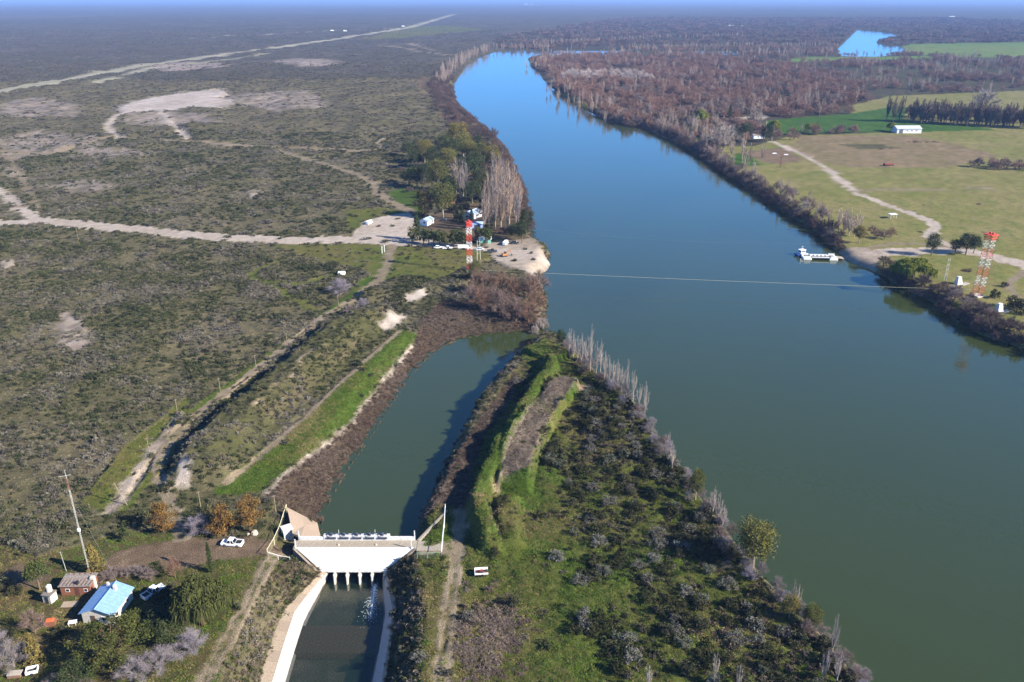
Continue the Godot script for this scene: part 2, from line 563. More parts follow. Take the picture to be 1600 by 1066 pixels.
	fill(g, pts([-115.8, -150.6, -113.4, -154, -106.1, -152.8, -103.1, -148.4, -107, -145.1, -112.1, -144.1]), YARD)
	# the spit between canal and river
	fill(g, pts([-21.3, -154, -24.5, -162.4, -22.4, -171.6, -18.7, -186.1, -13.1, -209.9, -4.2, -243.8, 7.1, -278.7, 12.2, -289.2, 21.3, -278.7, 32.3, -248.7, 41.9, -213.7, 49.2, -177.2, 55.3, -151.7, 63.5, -126.1, 68.3, -107.6, 49.9, -88.2, -20, -88.2]), SPIT)
	fill(g, pts([-23.1, -171, -21.2, -180.1, -18.9, -187.6, -14.8, -206.2, -8.1, -230.1, 0, -253.8, 3.4, -261.6, 0, -239.1, -7.6, -213.7, -11.4, -192.4, -10.7, -177.2, -13.8, -175.7, -18.1, -178.6]), BROWN)
	stroke(g, pts([0.5, -186.7, 2.1, -197.6, 4.4, -207.4, 9.8, -223.7, 16.2, -240.4]), 4.0, GRAVEL, 0.2)
	stroke(g, pts([6.5, -188.3, 8.2, -199.3, 10.6, -209.2, 16.9, -230.5, 22.1, -240.6]), 1.0, GREEN, 0.4)
	stroke(g, pts([8.7, -190.9, 10.1, -206.4, 14.1, -222.1, 20.3, -235.1]), 0.6, VERGE, 0.5)
	stroke(g, pts([-4.5, -158.7, -6.7, -167.2, -8.3, -176.1, -6.6, -185.7, -2.7, -203.3, 3.3, -223.7, 10.4, -245.3, 14.7, -259.8]), 2.1, GREEN, 0.3)
	for b in [pts([3.6, -278.7, 12.1, -286.7, 20.8, -269.9, 22.3, -259, 8.8, -256.3, 4.5, -264.4]), pts([-22.6, -161.2, -16.2, -174.3, -14.6, -170.2, -14.3, -158.7, -19.4, -156.3]), pts([-4.2, -184.5, 5.2, -189.2, 8.4, -183, 5.7, -175.7, 0, -175.7])]:
		fill(g, b, GREEN)
	fill(g, pts([22.6, -248.7, 26.9, -248.7, 28.5, -242.9, 23.9, -238.2, 21, -241.5]), CUT)
	# earth cut faces
	fill(g, pts([-45.3, -333.2, -36.9, -338.1, -35.8, -334.8, -43.7, -329.1]), CHALK)
	fill(g, pts([-52.3, -299.5, -45.3, -316, -43, -310.1, -49, -294.1]), CHALK)
	fill(g, pts([-89.4, -185.4, -90.8, -191.8, -89.9, -195.2, -86.7, -189.9, -85.8, -184.8]), CHALK)
	# roads and tracks
	stroke(g, pts([-632.1, -465.8, -409, -465.8, -294.9, -461.4, -275.9, -467.2, -236.9, -455.6, -195, -441.8, -156.2, -431.3, -120.2, -426.3, -82.6, -427.5, -54.4, -421.3]), 6.5, ROAD)
	stroke(g, pts([-54.4, -421.3, -33.5, -415.2, -13.2, -408.1, 9.8, -401.2, 16, -394.6]), 4.0, ROAD)
	stroke(g, pts([-274.4, -465.8, -307.4, -503.8, -342.5, -543.8, -433.8, -633.9]), 4.0, ROAD)
	stroke(g, pts([-363.8, -770.7, -287.9, -748.9, -193, -715.1, -130.1, -702.3, -108, -699.2]), 5.0, TRACK)
	stroke(g, pts([-408, -976, -346.6, -857.4, -296, -763.3]), 3.5, ROAD)
	stroke(g, pts([-439, -964, -433, -916, -412, -857.4, -389.2, -809.8, -360.4, -767]), 4.0, ROAD)
	stroke(g, pts([-195.2, -702.3, -150.7, -647.1, -112.8, -601.8, -99.1, -574.7, -89.3, -540, -74.8, -510.6, -62.3, -490.5]), 3.4, TRACK)
	stroke(g, pts([-307.4, -503.8, -292.7, -498.7, -464.8, -756.1, -576.9, -880.8]), 2.0, TRACK)
	stroke(g, pts([-433.8, -702.3, -378.7, -690, -374.4, -774.5]), 3.0, TRACK)
	stroke(g, pts([-108, -699.2, -119.3, -738.5, -120, -774.5]), 2.5, TRACK)
	stroke(g, pts([-63.1, -415.2, -61, -386, -61.8, -358.3, -67, -337.3]), 2.3, TRACK)
	ruts(g, pts([-67, -337.3, -74.4, -318.3, -80.7, -299.7, -87.2, -268.2, -93.6, -244.8, -98.7, -223.8, -100.6, -209.2, -98.9, -197.4, -94.9, -189.2, -89.9, -181.5, -83.6, -171, -79.2, -163.2]), 1.0, 0.75, TRACK)
	stroke(g, pts([-76.5, -187, -71, -202.7, -64.9, -223.1, -59.3, -244.2, -54, -262.1, -48.8, -280.6, -43.5, -297.2]), 0.9, TRACK)
	stroke(g, pts([-82.5, -319.1, -92, -330.7, -102.1, -343.2, -110.9, -354.7, -117.8, -358.3, -122.3, -365.9, -120.3, -377.7, -113.7, -388.1]), 2.0, VERGE)
	stroke(g, pts([-110.9, -354.7, -95.6, -352, -84, -365.9]), 1.8, VERGE)
	ruts(g, pts([-55.4, -158.7, -56.4, -152.8, -56.6, -139, -57.8, -127.8, -58.6, -118.5, -59, -110.4]), 0.9, 0.55, TRACK)
	stroke(g, pts([-21.8, -158.2, -16.6, -158.7, -13.5, -157.3]), 1.8, TRACK, 1.0)
	ruts(g, pts([-13.2, -158.2, -13, -154, -13.2, -143.1, -13.7, -131.4, -13.4, -118.5, -12.5, -107.6]), 1.0, 0.7, TRACK)

	stroke(g, pts([-13.1, -156.3, -13.1, -166.2, -13.3, -174.3]), 1.5, TRACK)
	stroke(g, pts([-69.7, -162.4, -57.8, -160.7, -50.9, -160.7]), 1.9, YARD)
	stroke(g, pts([-778.6, -721.6, -708, -1178, -709, -1418, -695, -1703, -627, -2126, -537, -2817, -443, -3793, -442, -7175, -504, -11239]), 17.0, HIGHWAY)
	stroke(g, pts([-641, -1318, -662, -1562, -606, -1738, -562, -2002]), 9.0, HIGHWAY)
	stroke(g, pts([-1017, -2772, -701, -3423, -478, -3636]), 6.0, HIGHWAY)
	stroke(g, pts([-360, -2326, -308, -2326, -232, -2100, -145, -1957]), 5.0, TRACK)
	stroke(g, pts([-289, -2458, -186, -2100]), 5.0, TRACK)
	stroke(g, pts([167.4, -404.5, 181.9, -407.9, 206.6, -411.4, 235.1, -414.9, 243.5, -405.6, 253.2, -388.2, 268.1, -353.3, 306.7, -252.9]), 6.0, ROAD)
	stroke(g, pts([183, -414.9, 206.7, -427.1, 219.9, -425.8, 230.7, -419.7]), 1.6, TRACK)
	stroke(g, pts([235.1, -414.9, 231.7, -434.7, 229.9, -439.8, 243.3, -458.9, 248, -473.5, 245.1, -489, 238.3, -519.1, 232.8, -552.9, 238.5, -595.5, 243.7, -639.2, 244.4, -686.3, 242.4, -740.4, 238.8, -761.4]), 3.0, ROAD)
	stroke(g, pts([232.8, -552.9, 255.8, -561, 276.9, -558.9, 333, -565.1]), 1.6, TRACK)
	stroke(g, pts([246.7, -376.9, 232.4, -362.4, 225.8, -353.3, 224.3, -342.9]), 1.6, TRACK)
	fill(g, pts([168, -407.9, 172.8, -417.3, 184.9, -419.7, 192.8, -410.2, 182.8, -392.4, 179.3, -384, 171.7, -390.3]), SAND)
	stroke(g, pts([61, -1280, 65, -1406, 82, -1532, 116, -1649]), 3.0, TRACK)
	# pale broken earth along the lip above the canal
	stroke(g, pts([-65.2, -182.1, -62.4, -190.5, -58.2, -202.4, -53.5, -215.5, -50.7, -226.1, -47, -246.6, -43.8, -262.1, -37.8, -288.7]), 0.6, SAND, 1.0)
	stroke(g, pts([-79.1, -222.5, -76.4, -238.1, -73.1, -245.3, -73, -258.2, -70.2, -267.7]), 0.55, CUT, 4.5)
	stroke(g, pts([-3.6, -180.8, -3.1, -187.6, -1.8, -194.2]), 0.5, CUT, 1.6)
	stroke(g, pts([-102.5, -173.8, -102.8, -183.6, -103.4, -195.1, -103.8, -209.2, -104.1, -223.3]), 0.9, SAND, 3.5)
	# water last
	fill(g, river, RIVER)
	fill(g, pts([743, -1971, 871, -2300, 1123, -2888, 1441, -3637, 1440, -3308, 1329, -3032, 1157, -2756, 1051, -2525, 1077, -2391, 958, -2135, 855, -1993]), RIVER)
	fill(g, pts([460, -2188, 558, -2161, 550, -2038, 429, -2038]), RIVER)
	fill(g, pts([77, -2086, 110, -2188, 290, -2188, 274, -2062, 151, -2038]), RIVER)

func heights(g: Grid) -> void:
	var n := g.nx * g.nz
	for k in n:
		var z := g.zn[k]
		g.h[k] = -9.0 if z == RIVER else 0.0
		if z == MEADOW or z == FIELD or z == WOOD or z == VALLEY or z == FARFIELD or z == TILL or z == DRY:
			g.h[k] = -2.0
	# the far bank's roads and sand lie as low as its meadows
	var low := pts([105, -2084, 47, -1967, -33, -2216, -60, -2731, 132, -3622, 623, -5350, 3308, -11427, 10584, -18313, 58213, -18313, 6193, -1902, 182.6, -89.6, 213.4, -195.7, 200.5, -258, 192.8, -283.3, 182.3, -323.6, 173.5, -378.9, 168, -407.9, 168.2, -479.6, 160.8, -586.5, 134.9, -840.3, 93, -947, 50, -1384, 32, -1804])
	var keep := g.zn.duplicate()
	fill(g, low, 99)
	for k in n:
		if g.zn[k] == 99 and keep[k] != RIVER:
			g.h[k] = -2.0
	g.zn = keep
	for t in 2:
		blur(g, maxi(1, int(round(2.2 / g.dx))), maxi(1, int(round(2.2 / g.dz))))
	if g.dx > 20.0:
		return
	# hummocks, calmer near water and on roads
	for k in n:
		var x := g.x0 + (k % g.nx) * g.dx
		var z := g.z0 + (k / g.nx) * g.dz
		var b := g.h[k]
		var calm := smoothstep(-4.5, -0.6, b)
		var zz := g.zn[k]
		if zz == STEPPE or zz == BARE:
			var far := smoothstep(-410.0, -870.0, z)
			b += calm * (N1.get_noise_2d(x, z) * (1.5 + 2.5 * far) + N2.get_noise_2d(x, z) * 0.7 + far * 6.0 * maxf(0.0, N4.get_noise_2d(x, z)))
		elif zz == RIVER:
			pass
		elif zz == ROAD or zz == YARD or zz == TRACK or zz == HIGHWAY or zz == SAND:
			b += calm * N2.get_noise_2d(x, z) * 0.15
		elif zz == SPIT or zz == SPOIL or zz == BROWN or zz == CUT:
			b += calm * (N2.get_noise_2d(x * 1.3, z * 1.3) * 0.6 + N3.get_noise_2d(x, z) * 0.3)
		else:
			b += calm * (N2.get_noise_2d(x, z) * 0.45)
		g.h[k] = b
	if g.dx > 4.0:
		return
	# left bank of the intake canal: a long shrubby slope from the water up to the terrace
	var f := near_line(g, canal_left, 26.0)
	if f.w > 0:
		var w: int = f.w
		for k in f.d.size():
			var q: float = f.d[k]
			var i: int = f.i0 + k % w
			var j: int = f.j0 + k / w
			var m := j * g.nx + i
			if g.zn[m] != RIVER and absf(q) < 26.0:
				var top := -5.6 + 6.8 * smoothstep(-2.0, 19.0, absf(q))
				g.h[m] = minf(g.h[m], lerpf(top, g.h[m], smoothstep(15.0, 26.0, absf(q))) + 0.5 * N3.get_noise_2d(g.x0 + i * g.dx, g.z0 + j * g.dz))
	# spoil heap beside the canal road, and the heaps on the spit
	ridge(g, pts([-86.4, -183.8, -87.9, -195.9, -86.1, -214.4, -81.5, -234.6, -75.4, -259.8, -68.2, -289.9, -59.3, -309.4, -47.4, -317]), 5.2, 8.0, 15.0, 0.2)
	ridge(g, pts([-65.9, -331.7, -55.8, -337.5, -42.1, -340, -28.8, -350.5, -17.7, -359.8]), 2.5, 10.0, 10.0, 0.3)
	ridge(g, pts([-3.7, -155.8, -6.6, -164.5, -8.5, -176.9, -6.1, -195.2, 0, -219.1, 7.3, -239.5, 13.5, -254.5, 11.4, -267.7]), 0.4, 4.0, 4.0, 0.22)
	ridge(g, pts([-3.7, -156.3, -6.7, -166.4, -8.3, -176.1, -6.6, -185.7, -2.7, -203.3, 3.3, -223.7, 10.4, -245.3, 14.7, -259.8, 12.8, -267.7]), 4.4, 3.8, 2.8, 0.3)
	ridge(g, pts([0, -182.3, 2.1, -197.6, 4.4, -207.4, 9.8, -223.7, 16.2, -240.4, 19.2, -247.8]), 4.4, 5.4, 5.4, 0.68)
	ridge(g, pts([8.8, -184.5, 11.3, -202.9, 16, -222.3, 22.7, -237.8]), 0.7, 4.0, 6.0, 0.2)
	ridge(g, pts([0, -158.5, -1.6, -171.4, 0, -180]), 2.5, 4.5, 4.5, 0.2)
	ridge(g, pts([7, -272.3, 11.3, -276.4, 18.3, -267.7]), 2.4, 8.0, 8.0, 0.3, false)
	ridge(g, pts([27.6, -243.8, 31.8, -225.9, 36.7, -192.4]), 2.0, 14.0, 14.0, 0.3)
	# the canal below the dam: cut to its bed between the two crests
	for side in 2:
		var crest := lower_left_crest if side == 0 else lower_right_crest
		var e := near_line(g, crest, 60.0)
		if e.w == 0:
			continue
		var w: int = e.w
		for k in e.d.size():
			var i: int = e.i0 + k % w
			var j: int = e.j0 + k / w
			var x := g.x0 + i * g.dx
			var z := g.z0 + j * g.dz
			if z < DAM_Z + 0.8:
				continue
			var inside := canal_inside(x, z)
			var m := j * g.nx + i
			if inside.x > 0.0:
				g.h[m] = minf(g.h[m], inside.y + 0.3 * N3.get_noise_2d(x, z) * smoothstep(-5.5, -3.5, inside.y))
	# behind the dam's walls the ground stays down
	for j in g.nz:
		var z := g.z0 + j * g.dz
		if z < DAM_Z - 5.6 or z > DAM_Z + 6.0:
			continue
		for i in g.nx:
			var x := g.x0 + i * g.dx
			if x > DAM_L - 0.5 and x < DAM_R + 0.5 and z < DAM_Z + 1.0:
				g.h[j * g.nx + i] = -9.5

# for a point beside the lower canal: x > 0 inside its cut, y the ground height there
func canal_x(line: PackedVector2Array, z: float) -> float:
	for s in line.size() - 1:
		if z <= line[s + 1].y:
			var t := (z - line[s].y) / (line[s + 1].y - line[s].y)
			return lerpf(line[s].x, line[s + 1].x, t)
	return line[line.size() - 1].x

func canal_inside(x: float, z: float) -> Vector2:
	var l := canal_x(lower_left_crest, z)
	var r := canal_x(lower_right_crest, z)
	if x <= l or x >= r:
		return Vector2(-1, 0)
	var bl := canal_x(bench_left, z)
	var br := canal_x(bench_right, z)
	if x < bl:
		return Vector2(1, lerpf(0.0, -5.15, (x - l) / (bl - l)))
	if x > br:
		return Vector2(1, lerpf(-5.15, 0.0, (x - br) / (r - br)))
	return Vector2(1, -9.5 if x > bl + 1.6 and x < br - 0.8 else -8.0)

var bench_left := PackedVector2Array()
var bench_right := PackedVector2Array()

func tint(z: int, x: float, y: float, a: float, b: float, c: float) -> Color:
	var k: Array = tones[z]
	var col: Color = k[0].lerp(k[1], clampf(0.5 + 0.9 * a, 0, 1))
	col = col.lerp(k[2], clampf(b * 1.6 - 0.1, 0, 1) * 0.8)
	var l := 1.0 + 0.28 * c
	return Color(col.r * l, col.g * l, col.b * l)

var tones := {}

func build_land() -> void:
	tones = {
		STEPPE: [C(126, 117, 90), C(107, 104, 73), C(154, 139, 116)],
		RIVER: [C(104, 94, 74), C(96, 92, 68), C(120, 108, 84)],
		MEADOW: [C(144, 143, 80), C(160, 150, 98), C(122, 135, 64)],
		FIELD: [C(78, 116, 42), C(68, 106, 38), C(92, 122, 52)],
		WOOD: [C(88, 72, 58), C(96, 84, 62), C(104, 96, 66)],
		SPIT: [C(92, 104, 44), C(110, 102, 64), C(82, 110, 38)],
		VALLEY: [C(84, 78, 64), C(92, 92, 64), C(108, 98, 76)],
		BROWN: [C(98, 84, 70), C(88, 78, 62), C(118, 102, 84)],
		GREEN: [C(90, 112, 44), C(76, 100, 36), C(122, 114, 68)],
		SAND: [C(202, 186, 168), C(180, 164, 146), C(218, 204, 190)],
		ROAD: [C(218, 202, 186), C(202, 186, 168), C(226, 212, 198)],
		YARD: [C(136, 116, 96), C(126, 108, 88), C(148, 128, 106)],
		VERGE: [C(122, 118, 64), C(102, 114, 50), C(136, 122, 80)],
		BARE: [C(178, 162, 152), C(158, 144, 130), C(198, 184, 174)],
		CAMP: [C(128, 108, 86), C(112, 100, 76), C(140, 120, 98)],
		GARDEN: [C(92, 94, 52), C(110, 96, 68), C(72, 92, 38)],
		TILL: [C(152, 130, 108), C(138, 118, 96), C(116, 112, 72)],
		FARFIELD: [C(118, 150, 66), C(134, 146, 80), C(104, 136, 58)],
		TRACK: [C(170, 153, 130), C(154, 140, 114), C(182, 166, 144)],
		SPOIL: [C(110, 104, 74), C(94, 96, 60), C(134, 120, 92)],
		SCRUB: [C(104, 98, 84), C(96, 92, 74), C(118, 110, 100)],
		CHALK: [C(222, 208, 196), C(200, 184, 168), C(234, 224, 214)],
		DRY: [C(158, 138, 106), C(144, 132, 92), C(172, 148, 120)],
		GRAVEL: [C(146, 132, 118), C(132, 118, 104), C(160, 148, 136)],
		CUT: [C(188, 168, 138), C(174, 154, 124), C(200, 182, 156)],
		HIGHWAY: [C(190, 184, 158), C(176, 172, 142), C(204, 196, 174)],
	}
	bench_left = pts([-44.9, -155.9, -47.2, -149.9, -49.9, -144.6, -50.1, -136.6, -49.7, -125, -49.7, -120.1, -49.6, -107.7])
	bench_right = pts([-29.9, -156.4, -27.4, -149.9, -25.9, -145, -26.2, -142.9, -25.8, -132.9, -25.5, -123.2, -25.1, -113.3, -24.3, -101.1])
	draw_map()
	grids = [Grid.new(-132, 120, -300, -88, 0.5, 0.55), Grid.new(-300, 330, -540, -72, 1.3, 1.5), Grid.new(-860, 900, -1350, -20, 4.0, 5.2), Grid.new(-2800, 3600, -6800, 60, 12.8, 30.0), Grid.new(-46000, 46000, -62000, 4000, 800.0, 800.0)]
	var land := Node3D.new()
	land.name = "ground"
	add_child(land)
	tag(land, "", "", "", "structure")
	for k in grids.size():
		var g := grids[k]
		zones(g)
		heights(g)
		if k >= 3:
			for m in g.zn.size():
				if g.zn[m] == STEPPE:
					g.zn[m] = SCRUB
		for j in g.nz:
			var z := g.z0 + j * g.dz
			for i in g.nx:
				var x := g.x0 + i * g.dx
				var m := j * g.nx + i
				var a := N1.get_noise_2d(x, z)
				var b := N2.get_noise_2d(x, z)
				var c := N3.get_noise_2d(x, z)
				if k >= 3:
					a = N4.get_noise_2d(x * 0.6, z * 0.6)
					b = N1.get_noise_2d(x * 0.3, z * 0.3)
				var zz := g.zn[m]
				# zone borders wander and mix a little
				var col := Color(0, 0, 0)
				for t in 4:
					var o := 37.0 * t
					var reach := 1.8 if k < 2 else (3.0 if k == 2 else 12.0)
					if k == 2 and (zz == SAND or zz == BARE or zz == CHALK or zz == STEPPE): reach = 13.0
					var f := 1.0 if k < 2 else 0.35
					var sx := N2.get_noise_2d(x * f + o, z * f - o) * reach + N3.get_noise_2d(x + o, z + 91.0 + o) * reach * 0.8
					var sz := N2.get_noise_2d(z * f - o, x * f + o) * reach + N3.get_noise_2d(z - o, x + 91.0 + o) * reach * 0.8
					var wi := clampi(int(round(i + sx / g.dx)), 0, g.nx - 1)
					var wj := clampi(int(round(j + sz / g.dz)), 0, g.nz - 1)
					var zt := g.zn[wj * g.nx + wi] if zz != TRACK and zz != ROAD and zz != HIGHWAY else zz
					if (zt == ROAD or zt == TRACK or zt == HIGHWAY or zt == RIVER) and zz == STEPPE:
						zt = zz
					if k < 3 and zt == BARE:
						zt = zt if N2.get_noise_2d(x * 1.4 + o * 0.02, z * 1.4) + N3.get_noise_2d(x, z + o) * 0.7 > -0.16 else STEPPE
					col += tint(zt, x, z, a, b, c)
				g.c[m] = Color(col.r * 0.25, col.g * 0.25, col.b * 0.25)
		var hole: Grid = grids[k - 1] if k > 0 else null
		part(land, "sheet", sheet(g, hole, [0.0, 0.5, 2.0, 10.0, 60.0][k]), M.ground)

func sheet(g: Grid, hole: Grid, drop: float) -> ArrayMesh:
	var v := PackedVector3Array()
	var nn := PackedVector3Array()
	v.resize(g.nx * g.nz)
	nn.resize(g.nx * g.nz)
	for j in g.nz:
		for i in g.nx:
			var m := j * g.nx + i
			var x := g.x0 + i * g.dx
			var z := g.z0 + j * g.dz
			var y := g.h[m]
			if hole and hole.has(x, z) and x > hole.x0 and z > hole.z0:
				y -= drop
			v[m] = Vector3(x, y, z)
			var hx := g.h[m - (1 if i > 0 else 0)] - g.h[m + (1 if i < g.nx - 1 else 0)]
			var hz := g.h[m - (g.nx if j > 0 else 0)] - g.h[m + (g.nx if j < g.nz - 1 else 0)]
			nn[m] = Vector3(hx / (2.0 * g.dx), 1.0, hz / (2.0 * g.dz)).normalized()
	var idx := PackedInt32Array()
	for j in g.nz - 1:
		var z := g.z0 + j * g.dz
		for i in g.nx - 1:
			var x := g.x0 + i * g.dx
			if hole and x > hole.x0 + g.dx and x + g.dx < hole.far_x() - g.dx and z > hole.z0 + g.dz and z + g.dz < hole.far_z() - g.dz:
				continue
			var m := j * g.nx + i
			idx.append_array([m, m + 1, m + g.nx, m + 1, m + g.nx + 1, m + g.nx])
	var arr := []
	arr.resize(Mesh.ARRAY_MAX)
	arr[Mesh.ARRAY_VERTEX] = v
	arr[Mesh.ARRAY_NORMAL] = nn
	arr[Mesh.ARRAY_COLOR] = g.c
	arr[Mesh.ARRAY_INDEX] = idx
	var am := ArrayMesh.new()
	am.add_surface_from_arrays(Mesh.PRIMITIVE_TRIANGLES, arr)
	return am

func build_water() -> void:
	var st := st_new()
	var y := WATER
	# the reach in front as a sheet with drifting silt, the rest plain
	var x0 := -80.0
	var x1 := 760.0
	var z0 := DAM_Z - 3.1 - 1440.0
	var z1 := DAM_Z - 3.1
	var step := 12.0
	for j in 120:
		for i in 70:
			var c := []
			for q in [Vector2(i, j), Vector2(i + 1, j), Vector2(i + 1, j + 1), Vector2(i, j + 1)]:
				var px: float = x0 + q.x * step
				var pz: float = z0 + q.y * step
				var f := smoothstep(0.0, 8.0, minf(minf(q.x, 70.0 - q.x), minf(q.y, 120.0 - q.y)))
				# streaks drawn out along the current
				var s := (px * 0.83 + pz * 0.55)
				var n := (pz * 0.83 - px * 0.55)
				var v := 1.0 + f * (0.16 * N2.get_noise_2d(s * 0.5, n * 0.12) + 0.16 * N1.get_noise_2d(s, n * 0.4))
				c.append([Vector3(px, y, pz), Color(v, v, v * (1.0 + f * 0.15 * N1.get_noise_2d(n * 0.5, s)))])
			for k in [0, 1, 2, 0, 2, 3]:
				st.set_color(c[k][1])
				st.add_vertex(c[k][0])
	st.set_color(Color(1, 1, 1))
	quad(st, Vector3(-900, y, z0), Vector3(-900, y, -6600), Vector3(3400, y, -6600), Vector3(3400, y, z0))
	quad(st, Vector3(-10, y, -20), Vector3(-10, y, DAM_Z - 3.1), Vector3(3400, y, DAM_Z - 3.1), Vector3(3400, y, -20))
	quad(st, Vector3(-900, y, z1), Vector3(-900, y, z0), Vector3(x0, y, z0), Vector3(x0, y, z1))
	quad(st, Vector3(x1, y, z1), Vector3(x1, y, z0), Vector3(3400, y, z0), Vector3(3400, y, z1))
	var o := part(self, "river", done(st), M.water)
	tag(o, "", "", "", "structure")

# ---------------------------------------------------------------- plants
var protos := {}

func vary(c: Color, by: float) -> Color:
	var l := 1.0 + rng.randf_range(-by, by)
	return Color(c.r * l, c.g * l * rng.randf_range(0.95, 1.05), c.b * l)

func rand_dir() -> Vector3:
	var z := rng.randf_range(-1, 1)
	var a := rng.randf_range(0, TAU)
	var r := sqrt(1.0 - z * z)
	return Vector3(r * cos(a), z, r * sin(a))

# leaf sprays through an ellipsoid, most of them near its skin
func leaves(st: SurfaceTool, at: Vector3, rad: Vector3, n: int, size: float, col: Color, by := 0.25, core := 0.55) -> void:
	for i in n:
		var d := rand_dir()
		var p := at + d * rad * rng.randf_range(core, 1.05)
		var u := rand_dir() * size * rng.randf_range(0.6, 1.3)
		var w := u.cross(rand_dir()).normalized() * size * rng.randf_range(0.4, 0.9)
		var k := vary(col, by)
		st.set_color(k)
		st.add_vertex(p - u * 0.5 - w * 0.4)
		st.set_color(k)
		st.add_vertex(p + w * 0.7)
		st.set_color(k)
		st.add_vertex(p + u * 0.6 - w * 0.25)

func twig(st: SurfaceTool, a: Vector3, b: Vector3, wide: float, col: Color) -> void:
	var s := (b - a).cross(rand_dir()).normalized() * wide * 0.5
	for v in [a - s, a + s, b]:
		st.set_color(col)
		st.add_vertex(v)

func limb(st: SurfaceTool, a: Vector3, b: Vector3, ra: float, rb: float, col: Color) -> void:
	st.set_color(col)
	tube(st, a, b, ra, rb, 5)

func shrub_mesh(kind: int) -> ArrayMesh:     # about two metres across, one high; white, tinted by each copy
	var st := st_new()
	var w := Color(1, 1, 1)
	if kind == 0:
		for k in 5:
			leaves(st, Vector3(rng.randf_range(-0.5, 0.5), rng.randf_range(0.25, 0.55), rng.randf_range(-0.5, 0.5)), Vector3(0.5, 0.4, 0.5), 16, 0.34, w, 0.35)
	elif kind == 1:
		for k in 9:
			leaves(st, Vector3(rng.randf_range(-0.9, 0.9), rng.randf_range(0.1, 0.3), rng.randf_range(-0.9, 0.9)), Vector3(0.34, 0.28, 0.34), 9, 0.28, w, 0.4)
	elif kind == 2:                                # twiggy
		for k in 70:
			var d := rand_dir()
			d.y = absf(d.y) * 0.9 + 0.15
			var a := Vector3(d.x, 0, d.z) * rng.randf_range(0.0, 0.6)
			twig(st, a + Vector3(0, rng.randf_range(0, 0.35), 0), a + d * rng.randf_range(0.5, 1.0), rng.randf_range(0.05, 0.12), vary(w, 0.3))
	else:                                          # grass tuft
		for k in 12:
			var d := Vector3(rng.randf_range(-0.6, 0.6), rng.randf_range(0.35, 0.8), rng.randf_range(-0.6, 0.6))
			var a := Vector3(rng.randf_range(-0.7, 0.7), -0.05, rng.randf_range(-0.7, 0.7))
			twig(st, a, a + d, rng.randf_range(0.15, 0.3), vary(w, 0.25))
	return done(st)

# a leafless tree: trunk and limbs in one mesh, twigs in the other
func bare_tree(h: float, wide: float, n: int, tw: float, col: Color, up := 0.35, low := 0.05) -> Array:
	var t := st_new()
	var c := st_new()
	var bark := Color(col.r * 0.8, col.g * 0.78, col.b * 0.76)
	var fork := h * (low + 0.12)
	limb(t, Vector3(0, -0.4, 0), Vector3(0, fork, 0), h * 0.022 + 0.05, h * 0.018 + 0.03, bark)
	var list := []
	var limbs := 14
	for k in limbs:
		var a := k * 2.4 + rng.randf_range(-0.4, 0.4)
		var steep := sqrt((k + 0.5) / limbs)
		var e := Vector3(cos(a) * wide * 0.42 * steep, h * (0.92 - 0.62 * steep * steep), sin(a) * wide * 0.42 * steep) * rng.randf_range(0.8, 1.0)
		var s := Vector3(0, fork * rng.randf_range(0.5, 1.0), 0)
		var m := s.lerp(e, 0.5) + Vector3(0, h * 0.06, 0) + rand_dir() * h * 0.03
		limb(t, s, m, h * 0.008 + 0.01, h * 0.004 + 0.008, bark)
		limb(t, m, e, h * 0.004 + 0.008, 0.008, bark)
		list.append([m, e])
	var mid := Vector3(0, h * 0.25, 0)
	for k in n:
		var o: Array = list[rng.randi() % limbs]
		var s: Vector3 = o[0].lerp(o[1], rng.randf_range(-0.2, 1.0))
		var d := (s - mid).normalized() * 0.7 + rand_dir() * 0.8 + Vector3(0, up, 0)
		var e := s + d.normalized() * h * rng.randf_range(0.08, 0.24)
		var q := Vector3(e.x / (wide * 0.5), (e.y - h * low) / (h * (1.0 - low)), e.z / (wide * 0.5))
		if q.length() > 1.0:
			q = q.normalized() * rng.randf_range(0.85, 1.04)
			e = Vector3(q.x * wide * 0.5, q.y * h * (1.0 - low) + h * low, q.z * wide * 0.5)
		e.y = maxf(e.y, h * 0.02)
		var k2 := vary(col, 0.28)
		twig(c, s, e, tw * rng.randf_range(0.7, 1.4), k2)
		for i in 2:
			var p := s.lerp(e, rng.randf_range(0.3, 0.9))
			twig(c, p, p + (d.normalized() + rand_dir() * 0.9).normalized() * h * rng.randf_range(0.04, 0.1), tw * 0.8, k2)
	return [done(t), done(c)]

